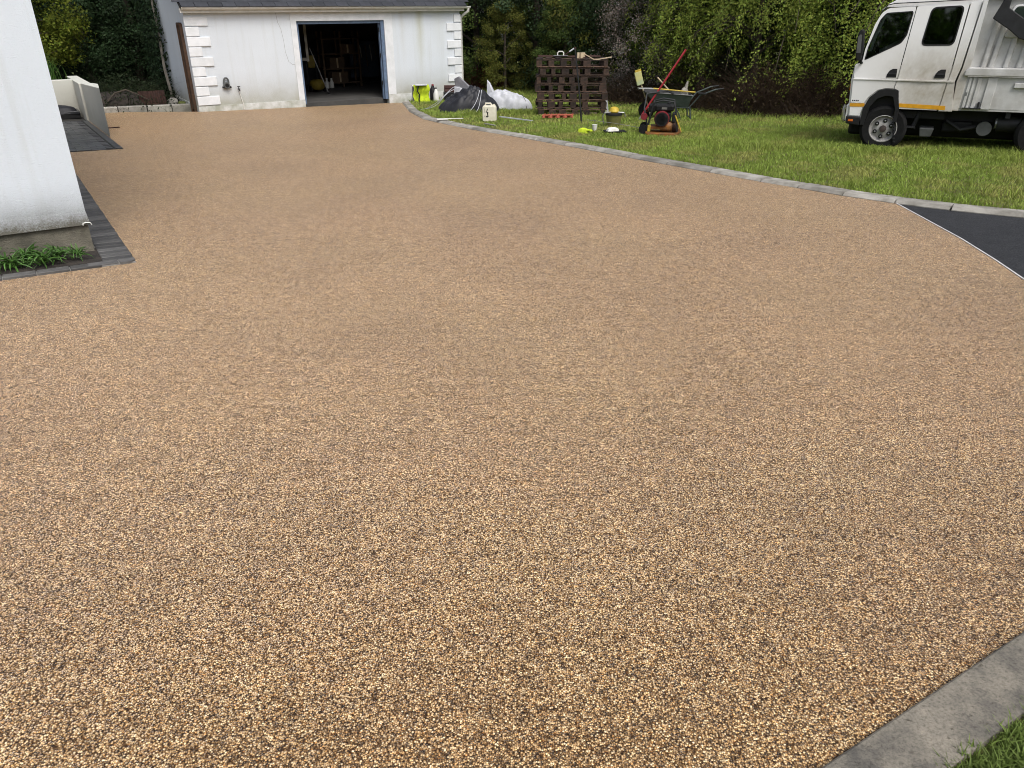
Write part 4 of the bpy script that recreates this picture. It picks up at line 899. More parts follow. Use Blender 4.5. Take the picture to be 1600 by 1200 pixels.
FWI, RWI = rounded(shrink(fw, .018), .03, 4), rounded(shrink(rw, .025), .065, 6)
black_gap = MB().prism([(-.30, .45), (-.3, .8), (.0, .82), (.08, .6), (.08, .45)], 'y', .12, 1.55).build('wheel_well', 'black', truck)
FDO = rounded([(-.578, 1.004), (-.588, 1.19), (-.5, 1.225), (-.49, 1.4), (-.415, 1.74), (-.35, 1.885), (-.27, 1.945), (.084, 1.962), (.03, 1.2), (.016, 1.004)], .03)
fd = panel('front_door', hole(FDO, FWI), 'truck', 0, .024, bevel=0)
fp = panel('front_panel', [(-.56, .655), (-.585, .99), (.012, .99), (-.006, .87), (-.12, .87), (-.215, .845), (-.32, .75), (-.375, .655)], 'truck', 0, .024)
pl_ = panel('lower_panel', [(-.55, .47), (-.566, .645), (-.378, .645), (-.395, .47)], 'truck', .002, .024)
RDO = rounded([(.095, 1.962), (.041, 1.2), (.028, .99), (.005, .87), (.07, .85), (.118, .59), (.635, .585), (.672, .97), (.692, 1.11), (.742, 1.985)], .02)
rd = panel('rear_door', hole(RDO, RWI), 'truck', 0, .024, bevel=0)
panel('far_door', hole([p for p in FDO], FWI), 'truck', 1.66, 1.684, bevel=0); panel('far_door', hole([p for p in RDO], RWI), 'truck', 1.66, 1.684, bevel=0)
rq = panel('rear_quarter', [(.648, .575), (.685, .97), (.705, 1.11), (.757, 2.0), (.895, 2.02), (.815, 1.17), (.775, .98), (.825, .575)], 'truck', 0, .024)
lt = panel('belt_moulding', [(-.585, .985), (-.582, 1.005), (.775, .992), (.775, .968)], 'truck', -.012, .006)
def dark_panel(poly, parent, inset=.022):
    f = panel('window_trim', rounded(poly, .06, 5), 'black', -.004, .01, parent, .002)
    panel('window', rounded(shrink(poly, inset), .05, 5), 'glass', -.008, .0, f if parent is truck else parent, 0)
panel('window_trim', hole(FW, FWI), 'black', -.004, .012, fd, 0); panel('window', FWI, 'glass', .004, .006, fd, 0); panel('far_window', FWI, 'glass', 1.668, 1.67, truck, 0)
panel('window_trim', hole(RW, RWI), 'black', -.004, .012, rd, 0); panel('window', RWI, 'glass', .004, .006, rd, 0); panel('far_window', RWI, 'glass', 1.668, 1.67, truck, 0)
for yy in (.42, 1.2):
    st = MB().prism([(-.06, 1.15), (-.02, 1.15), (.1, 1.56), (.04, 1.58)], 'y', yy - .22, yy + .22).build('seat', 'seatcloth', truck, .02); MB().prism([(.03, 1.6), (.1, 1.6), (.13, 1.76), (.07, 1.76)], 'y', yy - .12, yy + .12).build('headrest', 'seatcloth', st, .025)
MB().prism([(.52, 1.15), (.6, 1.15), (.7, 1.6), (.64, 1.62)], 'y', .15, 1.5).build('rear_bench', 'black', truck, .02)
MB().prism([(-.57, 1.19), (-.3, 1.19), (-.42, 1.3), (-.54, 1.3)], 'y', .1, 1.6).build('dashboard', 'black', truck, .02)
MB().tube([(-.32 - .05 * math.sin(a), .42 + .15 * math.cos(a), 1.33 + .13 * math.sin(a)) for a in np.linspace(0, 2 * math.pi, 20)], .014, 6, False).build('steering_wheel', 'black', truck, smooth=True)
MB().box((.785, .85, 1.58), (.03, 1.5, .75)).build('rear_bulkhead', 'black', truck); MB().box((.25, .85, 1.935), (1.05, 1.5, .02)).build('headlining', 'greyplastic', truck)
for par, x0 in ((fd, -.135), (rd, .5)):
    panel('handle_recess', [(x0, 1.025), (x0 + .005, 1.07), (x0 + .035, 1.12), (x0 + .07, 1.14), (x0 + .13, 1.142), (x0 + .135, 1.025)], 'black', -.006, .01, par, .001)
    panel('door_handle', [(x0 + .02, 1.065), (x0 + .03, 1.085), (x0 + .13, 1.085), (x0 + .13, 1.065)], 'darksteel', -.02, -.006, par, .002)
gut = lean(MB().tube([(-.36, -.004, 1.89), (-.29, -.006, 1.985), (-.2, -.006, 2.005), (.3, -.006, 2.02), (.9, -.006, 2.04)], .007, 5)); gut.build('roof_gutter', 'darksteel', truck)
panel('orange_stripe', [(-.566, .602), (-.57, .648), (-.355, .650), (-.368, .604)], 'stripe', -.003, .001, truck, 0); panel('orange_stripe', [(.112, .615), (.104, .668), (.725, .652), (.73, .594)], 'stripe', -.003, .0005, truck, 0)
badge = MB()
for k in range(4): badge.box((-.535 + .025 * k, -.002, .69), (.016, .003, .016))
o = badge.build('badge', 'black', truck); o['kind'] = 'stuff'
ar_o = [(-.38, .34), (-.375, .57), (-.31, .74), (-.2, .84), (-.1, .865), (0, .86), (.065, .845), (.125, .59), (.125, .40)]
ar_i = [(.07, .40), (.07, .58), (.015, .75), (-.02, .765), (-.1, .765), (-.2, .725), (-.285, .60), (-.325, .34)]
panel('wheel_arch', ar_o + ar_i, 'black', -.018, .2, truck, .004)
panel('bumper', [(-.585, .355), (-.59, .465), (-.385, .455), (-.385, .33)], 'black', -.012, 1.68, truck, .012)
MB().box((-.52, -.014, .405), (.07, .008, .03)).build('side_marker', 'amber', truck)
MB().prism([(-.605, .38), (-.61, .62), (-.575, .64), (-.575, .38)], 'y', .03, 1.65).build('front_bumper', 'truck', truck, .02)
MB().tube([(-.632, .05, .62), (-.645, .04, .56), (-.638, .04, .42), (-.61, .05, .38)], .022, 8).build('bumper_end', 'chrome', truck, smooth=True)
for yy in (.13, 1.5): MB().box((-.592, yy, .88), (.04, .2, .12)).build('headlight', 'amber', truck, .02)
ws = MB().hexa([(-.58, .2, 1.24), (-.58, 1.48, 1.24), (-.55, 1.48, 1.24), (-.55, .2, 1.24)], [(-.372, .24, 1.84), (-.372, 1.44, 1.84), (-.34, 1.44, 1.84), (-.34, .24, 1.84)]); ws.build('windscreen', 'glass', truck, .01)
mir = panel('mirror', rounded([(-.6, 1.33), (-.615, 1.62), (-.575, 1.68), (-.535, 1.665), (-.5, 1.42), (-.52, 1.26), (-.575, 1.25)], .03), 'black', -.16, -.05, truck, .015, False)
panel('mirror_glass', [(-.593, 1.36), (-.602, 1.58), (-.575, 1.61), (-.555, 1.6), (-.535, 1.36)], 'greyplastic', -.166, -.15, mir, 0, False)
MB().tube([(-.53, -.1, 1.3), (-.51, -.04, 1.22), (-.5, .02, 1.22)], .018, 7).build('mirror_arm', 'black', truck); MB().tube([(-.2, .2, 2.06), (-.08, .2, 2.12), (.04, .25, 2.11)], .035, 8).build('roof_lamp', 'black', truck, smooth=True)
# wheels
def wheel(x, y, z, out=-1):
    w = MB().lathe([(.19, .1), (.29, .11), (.33, .075), (.33, -.075), (.29, -.11), (.2, -.1), (.195, .0)], (x, y, z), 'y', 32, False).build('wheel', 'rubber', truck, smooth=True)
    r = MB().lathe([(.198, -.098), (.188, -.102), (.176, -.06), (.15, -.045), (.09, -.075), (.06, -.08), (.01, -.08)], (x, y, z), 'y', 28, False).build('rim', 'rimpaint', w, smooth=True)
    MB().lathe([(.05, -.08), (.048, -.115), (.02, -.12)], (x, y, z), 'y', 18).build('hub', 'rust2', w, smooth=True)
    for k in range(6):
        a = math.pi / 3 * k + .4; MB().lathe([(.03, -.05), (.03, -.083), (.005, -.083)], (x + .115 * math.cos(a), y, z + .115 * math.sin(a)), 'y', 12).build('hand_hole', 'black', w); MB().lathe([(.012, -.07), (.012, -.094), (.003, -.097)], (x + .115 * math.cos(a), y, z + .115 * math.sin(a)), 'y', 8).build('wheel_nut', 'steel', w)  # black discs paint the dark of open holes onto a solid rim
    return w
M['rimpaint'] = mat('dusty_rim_paint', (.40, .385, .37), (.25, .24, .225), 14, .5); M['rust2'] = mat('greasy_hub', (.06, .04, .035), (.03, .024, .022), 14, .6)
wheel(-.045, .12, .295); wheel(-.045, 1.58, .295); wheel(2.02, .16, .295); wheel(2.02, 1.55, .295)
flap = MB().hexa([(.12, 0, .08), (.135, 0, .08), (.135, .26, .08), (.12, .26, .08)], [(.05, 0, .7), (.075, 0, .7), (.075, .26, .7), (.05, .26, .7)]).build('mudflap', 'rubber', truck)
fe = MB()
for k in range(9): fe.box((.128 - .01 * k + .012, -.004, .12 + .045 * k), (.03, .012, .02))
o = fe.build('flap_teeth', 'darksteel', truck); o['kind'] = 'stuff'
# chassis
MB().box((1.5, .5, .48), (3.6, .08, .16)).build('chassis_rail', 'darksteel', truck); MB().box((1.5, 1.2, .48), (3.6, .08, .16)).build('chassis_rail', 'darksteel', truck)
MB().box((.3, .85, .5), (.9, 1.4, .1)).build('cab_floor', 'black', truck)
MB().hexa([(.25, .55, .14), (3.3, .55, .14), (3.3, 1.3, .14), (.25, 1.3, .14)], [(.2, .5, .42), (3.3, .5, .42), (3.3, 1.35, .42), (.2, 1.35, .42)]).build('underside_shade_box', 'black', truck, .03)  # black box added so the view under the truck stays in deep shade
MB().box((1.0, 1.5, .3), (1.0, .2, .36)).build('fuel_tank', 'black', truck, .03)  # big black box added at the far side to darken the underside
MB().box((-.2, .85, .3), (.7, 1.0, .3)).build('engine_sump', 'black', truck, .04)
bb = MB().hexa([(.47, .12, .19), (.62, .12, .19), (.62, .4, .19), (.47, .4, .19)], [(.45, .1, .32), (.65, .1, .32), (.65, .4, .32), (.45, .4, .32)]).build('battery_box', 'greyplastic', truck, .015)
MB().tube([(.42, .14, .55), (.36, .14, .34), (.37, .14, .3)], .03, 6).build('step_bracket', 'darksteel', truck); MB().box((.27, .12, .33), (.24, .16, .02)).build('cab_step', 'darksteel', truck)
MB().tube([(1.45, .3, .4), (1.74, .3, .4)], .115, 16).build('air_tank', 'darksteel', truck, smooth=True); MB().tube([(1.43, .3, .4), (1.45, .3, .4)], .08, 14).build('tank_end', 'steel', truck)
MB().lathe([(.05, -.03), (.1, -.03), (.1, .03), (.05, .03)], (1.3, .24, .33), 'y', 16).build('coiled_hose', 'greyplastic', truck, smooth=True)
MB().tube([(.8, .3, .42), (1.0, .25, .3), (1.25, .3, .36), (1.5, .4, .34)], .03, 7).build('exhaust_pipe', 'darksteel', truck, smooth=True); MB().box((.95, .5, .32), (.4, .3, .16)).build('gearbox', 'black', truck, .03)
MB().box((1.55, .12, .6), (.06, .05, .2)).build('tail_bracket', 'darksteel', truck)
# tipper body
MB().box((2.12, .85, .64), (2.55, 1.6, .1)).build('body_floor', 'tipper', truck)
sb = MB().prism([(.86, .62), (.885, 1.05), (3.4, 1.04), (3.4, .60)], 'y', .045, .075).build('side_board', 'tipper', truck, .004)
for x, w in ((.95, .035), (1.0, .03), (1.07, .05), (1.23, .12), (1.85, .1), (2.4, .1)):
    MB().hexa([(x - w/2, .02, .615), (x + w/2, .02, .615), (x + w/2, .047, .615), (x - w/2, .047, .615)], [(x - w/2 + .02, .025, 1.04), (x + w/2 + .02, .025, 1.04), (x + w/2 + .02, .047, 1.04), (x - w/2 + .02, .047, 1.04)]).build('upright', 'tipper', truck, .006)
MB().box((.955, .03, .82), (.03, .02, .05)).build('latch', 'steel', truck, .003)
MB().box((1.14, .02, .675), (.025, .04, .08)).build('board_pin', 'darksteel', truck, .003); MB().box((1.06, .02, .63), (.24, .05, .012)).build('hinge_bar', 'darksteel', truck); MB().box((1.62, .03, .945), (.2, .05, .07)).build('lock_box', 'tipper', truck, .01)
MB().prism([(.87, 1.06), (.875, 1.13), (.92, 1.175), (3.4, 1.16), (3.4, 1.05)], 'y', -.02, .08).build('top_rail', 'tipper', truck, .018, seg=3)
up_ = MB().hexa([(.9, .07, 1.16), (3.4, .07, 1.15), (3.4, .12, 1.15), (.9, .12, 1.16)], [(.95, .14, 2.06), (3.4, .14, 2.02), (3.4, .18, 2.02), (.95, .18, 2.06)]).build('upper_side', 'tipper', truck, .004)
for x0, x1, zt in ((1.06, 1.12, 1.86), (1.15, 1.23, 1.86), (1.33, 1.37, 1.56), (1.49, 1.53, 1.56), (1.66, 1.7, 1.56), (1.9, 1.94, 1.9), (2.3, 2.34, 1.9)):
    zt2 = .07 * (zt - 1.16) / .9
    MB().hexa([(x0, .025, 1.17), (x0 + .05, .025, 1.17), (x0 + .07, .075, 1.17), (x0 - .02, .075, 1.17)], [(x1, .035 + zt2, zt), (x1 + .05, .035 + zt2, zt), (x1 + .07, .08 + zt2, zt), (x1 - .02, .08 + zt2, zt)]).build('rib', 'tipper', truck, .012)
MB().prism(rounded([(1.24, 1.56), (1.3, 1.7), (1.48, 1.72), (1.85, 1.66), (1.85, 1.52)], .05), 'y', .06, .16).build('swage', 'tipper', truck, .02)
MB().prism([(.92, 2.04), (.93, 2.10), (3.4, 2.07), (3.4, 2.01)], 'y', .08, .2).build('upper_rail', 'truck', truck, .015)
MB().prism([(.81, .585), (.80, .98), (.835, 1.17), (.905, 2.04), (.96, 2.04), (.93, 1.17), (.90, .585)], 'y', .03, 1.6).build('headboard', 'truck', truck, .006); MB().box((2.1, 1.6, 1.4), (2.5, .05, 1.3)).build('far_side', 'tipper', truck)
wt = MB().prism(rounded([(1.24, 1.82), (1.30, 1.965), (1.75, 1.965), (1.75, 1.63), (1.55, 1.66)], .04), 'y', .075, .2).build('hatch_trim', 'truck', truck, .008)
MB().prism(rounded([(1.275, 1.83), (1.32, 1.945), (1.73, 1.945), (1.73, 1.67), (1.56, 1.69)], .035), 'y', .07, .09).build('hatch', 'glass', wt)
MB().prism([(1.055, 1.8), (1.13, 2.0), (1.15, 2.3), (1.25, 2.3), (1.22, 1.93), (1.45, 1.78), (1.95, 1.5), (1.95, 1.25), (1.52, 1.52), (1.42, 1.55), (1.3, 1.645)], 'y', -.08, .0).build('steel_arm', 'darksteel', truck, .01)
# ------------------------------------------------------------------ hedge trees and shrubs
def cols(n, base, var=.3, yel=.0):
    b = np.array(base) * (1 + rng.uniform(-var, var, (n, 1))); b[:, 0] *= 1 + rng.uniform(-.12, .2 + yel, n); return np.clip(b, .003, 1)
def crown_mesh(name, n, r, h, z0, ncl, leaf, base, var=.35, shell=.55, gap=.0, flat=.4, spread=.3, accents=None):
    """leaf quads in clumps scattered through an uneven crown volume"""
    th = rng.uniform(0, 2*np.pi, ncl); zz = rng.uniform(0, 1, ncl); prof = np.clip(np.sin(np.pi * np.clip(.18 + zz * .8, 0, 1)), .1, 1) ** .6
    rr = r * prof * (shell + (1 - shell) * rng.uniform(0, 1, ncl) ** .5) * (1 + .22 * np.sin(3 * th + 5 * zz) + rng.uniform(-.12, .12, ncl))
    cc = np.stack([rr * np.cos(th), rr * np.sin(th), z0 + h * zz], 1); cs = rng.uniform(.6, 1.4, ncl) * spread
    k = rng.integers(0, ncl, n); off = rnd_dir(n) * (rng.uniform(0, 1, n) ** .45)[:, None] * cs[k][:, None]; off[:, 2] *= .75
    P = cc[k] + off; P[:, 2] = np.maximum(P[:, 2], .02)
    out = unit(off + .25 * cc[k] * [1, 1, 0] + [0, 0, .35]); Nn = unit(out + rng.normal(size=(n, 3)) * .75); D = unit(np.cross(Nn, rnd_dir(n)) + [0, 0, -flat * .5])
    l = leaf * rng.uniform(.6, 1.35, n); V, F = leaves(P, D, Nn, l, l * rng.uniform(.42, .62, n))
    tint = (1 + rng.uniform(-.28, .28, (ncl, 1)))[k]
    C = cols(n, base, var) * tint
    if accents is not None:
        fr, ac = accents; m_ = rng.uniform(0, 1, n) < fr; C[m_] = cols(m_.sum(), ac, .25)
    return V, F, np.repeat(C, 4, 0)
def weep_mesh(ns, nl, r, h, z0, leaf, base):
    V_, D_, N_, C_ = [], [], [], []
    for i in range(ns):
        a = rng.uniform(0, 2*np.pi); u = rng.uniform(0, 1) ** .8; rad = r * (.35 + .6 * rng.uniform() ** .6) * (1.05 - .55 * u); z = z0 + h * (.22 + .78 * u)
        longs = i % 7 == 0; L = rng.uniform(.7, 1.7) + (.9 if longs else 0); rad *= 1.12 if longs else 1; s = np.sort(rng.uniform(0, 1, nl)); d = np.array([np.cos(a), np.sin(a), 0]); sd = np.array([-np.sin(a), np.cos(a), 0]) * rng.uniform(-1.1, .7)
        P = d * (rad + L * .42 * s[:, None] ** .9) + sd * s[:, None] * L * .6 + np.array([0, 0, z]) + np.array([0, 0, -1]) * (L * (.25 * s + .5 * s**2))[:, None]
        P += rng.normal(size=(nl, 3)) * ((.03 + .05 * (1 - s)) if longs else (.06 + .10 * (1 - s)))[:, None]; V_.append(P)
        D_.append(unit(d * .5 + sd + [0, 0, -.7] + rng.normal(size=(nl, 3)) * .55)); N_.append(unit(np.array([0, 0, .8]) + d * .6 + rng.normal(size=(nl, 3)) * .6)); C_.append(cols(nl, base, .3) * rng.uniform(.65, 1.35))
    P, D, Nn, C = map(np.concatenate, (V_, D_, N_, C_)); ok = P[:, 2] > .05; P, D, Nn, C = P[ok], D[ok], Nn[ok], C[ok]
    l = leaf * rng.uniform(.6, 1.3, len(P)); V, F = leaves(P, D, Nn, l, l * .5); return V, F, np.repeat(C, 4, 0)
def limbs(h, r, n, z0, rad, m='bark', up=.8):
    mb = MB(); mb.tube([(0, 0, -.2), (.04, .03, h * .3), (-.05, .05, h * .65), (0, 0, h)], [rad, rad * .85, rad * .6, rad * .2], 9)
    for k in range(n):
        a = k * 2.4 + random.uniform(-.3, .3); z = z0 + (h - z0) * .8 * k / n; q = r * random.uniform(.6, .95)
        mb.tube([(0, 0, z), (q * .4 * math.cos(a), q * .4 * math.sin(a), z + up * .35), (q * math.cos(a + .2), q * math.sin(a + .2), z + up * random.uniform(.2, 1))], [rad * .45, rad * .3, rad * .1], 6)
    return mb
def arching(mb, r, z0, h, n, rad=.022):
    for k in range(n):
        a = random.uniform(0, 6.28); z = z0 + h * random.uniform(.15, .6); q = r * random.uniform(.9, 1.25); b2 = a - random.uniform(.1, .5)
        mb.tube([(.1 * math.cos(a), .1 * math.sin(a), z), (q * .55 * math.cos(a), q * .55 * math.sin(a), z + .35), (q * .9 * math.cos(b2), q * .9 * math.sin(b2), z + .05), (q * 1.05 * math.cos(b2 - .1), q * 1.05 * math.sin(b2 - .1), z - .5)], [rad, rad * .8, rad * .5, rad * .25], 5)
    return mb
def tree(name, label, x, y, crown, lm, group=None, cat='tree', rz=0):
    t = thing(name, label, cat, gz(x, y, .0), rz, group); bigmesh('crown', *crown[:2], 'leaf', crown[2], t); lm[0].build('trunk', lm[1], t, smooth=True); return t
# 1: weeping bright green trees over the bramble at right
cw = weep_mesh(340, 150, 1.75, 4.8, .1, .055, (.20, .27, .045))
cw2 = weep_mesh(340, 150, 1.6, 5.0, .05, .055, (.18, .24, .042))
wg = 'bright green trees of the hedge at right'
tw = tree('weeping_tree', 'bright green drooping tree behind the truck mirror', 7.9, 18.3, cw, (arching(limbs(5, 1.4, 10, 1.4, .1), 1.75, .8, 3.5, 16), 'bark'), wg)
tx = tree('weeping_tree', 'green drooping tree above the brown bramble in the hedge', 5.7, 19.2, cw2, (arching(limbs(5, 1.3, 10, 1.2, .09), 1.6, .7, 3.5, 16), 'bark'), wg)
for (x, y, rz, sc), lb in zip(((4.75, 20.3, 1.2, .95), (9.9, 17.6, 2.2, 1.1), (12.2, 17.2, 4, 1.1)),
        ('green drooping tree behind the wheelbarrow and red handle', 'bright drooping tree behind the truck cab roof', 'drooping tree at the right edge beyond the truck body')):
    copy_thing(tx if sc < 1 else tw, gz(x, y), rz, lb, wg, [sc] * 3)
# 2: grey blossom shrub
cb = crown_mesh('c', 24000, 1.25, 3.2, .35, 170, .045, (.14, .125, .095), .4, .3, spread=.34, accents=(.35, (.26, .235, .215)))
tb_ = tree('blossom_shrub', 'grey white blossoming thorn shrub behind the pallet stack', 3.5, 21.3, cb, (limbs(3.2, .9, 16, .4, .05), 'paletwig'), None, 'shrub')
# 3: dark mixed trees at middle
cd1 = crown_mesh('c', 34000, 1.7, 5.0, .15, 170, .085, (.065, .10, .024), .45, .5, spread=.42)
cd2 = crown_mesh('c', 34000, 1.8, 5.2, .25, 150, .09, (.036, .062, .026), .45, .45, spread=.45)
cd3 = crown_mesh('c', 26000, 1.5, 4.4, .1, 140, .075, (.115, .13, .028), .4, .45, spread=.36)
dg = 'dark trees of the hedge behind the lawn'
t1_ = tree('hedge_tree', 'mid green bushy tree beside the garage downpipe', -1.2, 27.0, cd1, (limbs(5.5, 1.4, 9, 1, .11), 'bark'), dg)
t2_ = tree('hedge_tree', 'dark evergreen tree behind the left of the pallet stack', .75, 26.3, cd2, (limbs(5.5, 1.4, 9, 1, .12), 'bark'), dg)
t3_ = tree('olive_tree', 'olive green bushy tree left of the drooping trees', 2.2, 24.4, cd3, (limbs(5, 1.2, 9, .8, .09), 'bark'), dg)
rest = [(t2_, -3.0, 29.5, 1, 1.1, 'dark tree behind the garage roof at right'), (t3_, -.2, 24.9, 2, .55, 'low olive bush standing before the dark hedge trees'), (t1_, 1.5, 23.6, 4, .5, 'low green bush just behind the pallet stack'),
        (t2_, 3.6, 23.2, 3, 1.0, 'dark tree behind the grey blossom shrub'), (t3_, 4.5, 22.4, .4, .8, 'olive leafed bush right of the grey blossom shrub'), (t1_, 5.0, 21.6, 3.3, 1.0, 'dark tree behind the drooping tree in the hedge'), (t2_, 7.0, 20.8, 5, 1.1, 'dark tree behind the brightest drooping tree'),
        (t2_, 9.5, 20.0, 2, 1.2, 'dark tree rising behind the truck cab'), (t1_, 12, 19.8, 1.1, 1.2, 'dark tree far right behind the truck body'), (t2_, -6.5, 30, .3, 1.2, 'dark tree straight behind the garage')]
for s_, x, y, rz, sc, lb in rest: copy_thing(s_, gz(x, y), rz, lb, dg, [sc] * 3)
# 4: left behind the cream wall
cl = crown_mesh('c', 26000, 1.45, 2.6, .95, 120, .075, (.12, .155, .02), .35, .5, spread=.34)
tl_ = tree('yellow_bush', 'yellow green bushy tree between house and garage', -13.2, 22.3, cl, (limbs(3.2, 1.2, 10, .8, .07), 'bark'), None, 'tree')
lg = 'dark ivy clad trees left of the garage'
ci = crown_mesh('c', 36000, 1.6, 5.4, .02, 190, .075, (.020, .040, .015), .5, .45, spread=.42)
ti = tree('ivy_tree', 'dark ivy covered tree in the gap left of the garage', -11.3, 24.6, ci, (limbs(5.5, 1.3, 9, .8, .13), 'bark'), lg)
for (x, y, rz, sc), lb in zip(((-10.2, 25.6, 2, 1.05), (-13.2, 25.5, 1, 1.15), (-15.5, 25.0, 4, 1.2), (-12.4, 27.8, 5, 1.3), (-9.4, 28.0, 3, 1.3)),
        ('dark ivy covered tree nearest the garage gable', 'dark ivy covered tree behind the yellow green bush', 'dark ivy covered tree close to the house wall', 'taller dark tree behind the ivy covered trees', 'tall dark tree behind the rear of the garage')):
    copy_thing(ti, gz(x, y), rz, lb, lg, [sc] * 3)
# ivy and a bare stem on the gable
n = 9000; P = np.stack([rng.uniform(-.28, -.02, n), 2.55 + 2.1 * rng.uniform(0, 1, n) ** .8, rng.uniform(-.2, 4.2, n)], 1); P[:, 1] += .25 * np.sin(P[:, 2] * 3) * .5
Nn = unit(np.array([-1, -.5, .3]) + rng.normal(size=(n, 3)) * .6); D = unit(np.cross(Nn, rnd_dir(n))); V, F = leaves(P, D, Nn, .075 * rng.uniform(.6, 1.3, n), .05 * rng.uniform(.7, 1.3, n))
iv = thing('ivy', 'dark ivy climbing the left gable wall of the garage', 'ivy', (GP.x, GP.y, GZ), AZ); bigmesh('foliage', V, F, 'leaf', np.repeat(cols(n, (.018, .036, .014), .45), 4, 0), iv)['kind'] = 'stuff'
MB().tube([(-.1, 2.5, -.2), (-.16, 2.6, .8), (-.1, 2.8, 1.8), (-.15, 3, 3.6)], [.04, .035, .03, .02], 7).build('stem', 'paletwig', iv, smooth=True)
# undergrowth: bramble, bracken, ferns
def bramble(name, label, x, y, n, r, h, c, leafc, nl, group=None):
    t = thing(name, label, 'undergrowth', gz(x, y), 0, group); q = rng.normal(size=(n, 2)) * r * .5; fall = np.exp(-(q ** 2).sum(1) / (r * .75) ** 2)
    V, F, C = blades(q, lambda a, b: a * 0, h * rng.uniform(.5, 1.25, n) * (.25 + .75 * fall), .011, 2.2, np.array([c]) * np.ones((n, 1)), .5); bigmesh('twigs', V, F, 'blade', C, t)['kind'] = 'stuff'
    pq = rng.normal(size=(nl, 2)) * r * .5; P = np.concatenate([pq, (rng.uniform(0, h, nl) * (.25 + .75 * np.exp(-(pq ** 2).sum(1) / (r * .75) ** 2)))[:, None]], 1); Nn = unit(rng.normal(size=(nl, 3)) + [0, -.3, .6]); D = unit(np.cross(Nn, rnd_dir(nl)))
    V, F = leaves(P, D, Nn, .06 * rng.uniform(.5, 1.3, nl), .03 * rng.uniform(.6, 1.3, nl)); bigmesh('dead_leaves', V, F, 'leaf', np.repeat(cols(nl, leafc, .4), 4, 0), t)['kind'] = 'stuff'; return t
bg_ = 'brown bramble along the foot of the hedge'
for x, y, h, lb in ((4.6, 19.0, .6, 'brown twiggy bramble behind the wheelbarrow handles'), (5.6, 17.8, 1.15, 'tall brown bramble under the drooping tree'), (6.7, 17.6, 1.1, 'brown bramble right of the tallest bramble'), (8.0, 18.1, .6, 'low dark bramble next to the truck front'), (9.3, 17.8, .7, 'dark bramble hidden behind the truck cab'), (3.2, 20.6, .8, 'brown bramble under the blossom shrub')):
    bramble('bramble', lb, x, y, 1500, 1.0, h, (.05, .033, .023), (.045, .033, .018), 3600, bg_)
bramble('bracken', 'red brown dead bracken behind the white sheeting', -1.0, 26.0, 1800, .9, .75, (.07, .03, .018), (.085, .03, .016), 4500)
bramble('bracken', 'brown dead bracken near the garage corner', -1.9, 25.2, 1200, .7, .65, (.06, .028, .018), (.065, .026, .016), 3000)
bramble('bramble', 'dark leafy undergrowth behind the cream wall', -9.6, 19.8, 900, 1.3, .8, (.02, .025, .012), (.022, .035, .014), 5000)
bramble('bramble', 'low dark weeds growing behind the soil heap', -8.9, 21.4, 800, 1.2, .6, (.022, .028, .012), (.028, .035, .016), 4000)
# far wood that closes the view
n = 52000; s = rng.uniform(0, 1, n); ax = np.array([[-30, 20], [-17, 29.5], [-6, 33], [3, 29], [8, 24.5], [16, 23], [30, 14]]); L = np.concatenate([[0], np.cumsum(np.linalg.norm(np.diff(ax, axis=0), axis=1))])
q = s * L[-1]; XY = np.stack([np.interp(q, L, ax[:, 0]), np.interp(q, L, ax[:, 1])], 1) + rng.normal(size=(n, 2)) * .9; zz = rng.uniform(0, 1, n) ** 1.3 * (7 + 1.5 * np.sin(q * .7)) 
P = np.concatenate([XY, (zz - S * XY[:, 1])[:, None]], 1); Nn = unit(rng.normal(size=(n, 3)) * .7 + [0, -.6, .5]); D = unit(np.cross(Nn, rnd_dir(n)))
V, F = leaves(P, D, Nn, .3 * rng.uniform(.6, 1.3, n), .2 * rng.uniform(.6, 1.3, n))
tag(bigmesh('far_wood', V, F, 'leaf', np.repeat(cols(n, (.022, .04, .014), .45), 4, 0)), 'dark mass of woodland behind the hedge trees', 'wood', None, 'stuff')

n = 30000; a_ = rng.uniform(np.pi * .98, np.pi * 2.02, n); rad = 30 + rng.normal(size=n) * 1.2; XY = np.stack([rad * np.cos(a_), rad * np.sin(a_) + 4], 1); zz = rng.uniform(0, 1, n) ** 1.2 * (6 + np.sin(a_ * 9))
P = np.concatenate([XY, (zz - S * XY[:, 1])[:, None]], 1); Nn = unit(rng.normal(size=(n, 3)) * .7 + [0, .6, .5]); D = unit(np.cross(Nn, rnd_dir(n)))
V, F = leaves(P, D, Nn, .7 * rng.uniform(.6, 1.3, n), .5 * rng.uniform(.6, 1.3, n))
tag(bigmesh('garden_hedge', V, F, 'leaf', np.repeat(cols(n, (.06, .095, .022), .4), 4, 0)), 'dense green hedge closing the garden behind the viewer', 'hedge', None, 'stuff')
# ------------------------------------------------------------------ grass
def pn(x, y, s, seed=0):
    return (np.sin(x*s*1.3 + seed) * np.cos(y*s*1.1 - seed*1.7) + .6*np.sin(x*s*2.7 - y*s*1.9 + seed*2) + .4*np.sin(y*s*4.3 + x*s*3.1 + seed)) / 2
lawn_poly = offset(KERB_IN, .185) + [(16, 1), (30, 10), (30, 34), (-4.5, 33), gw(7.1, 3), gw(6.98, -.06)]
def scatter(n, x0, x1, y0, y1, poly):
    q = np.stack([rng.uniform(x0, x1, n), rng.uniform(y0, y1, n)], 1); q = q[inside(q, poly)]
    ang = q[:, 0] / np.maximum(q[:, 1], .1); return q[(ang < .80) & (ang > -.75)]
Q = np.concatenate([scatter(190000, .3, 10, 6.3, 14.5, lawn_poly), scatter(100000, -3, 12, 13.5, 20.5, lawn_poly), scatter(30000, -3, 5, 20, 31, lawn_poly)])
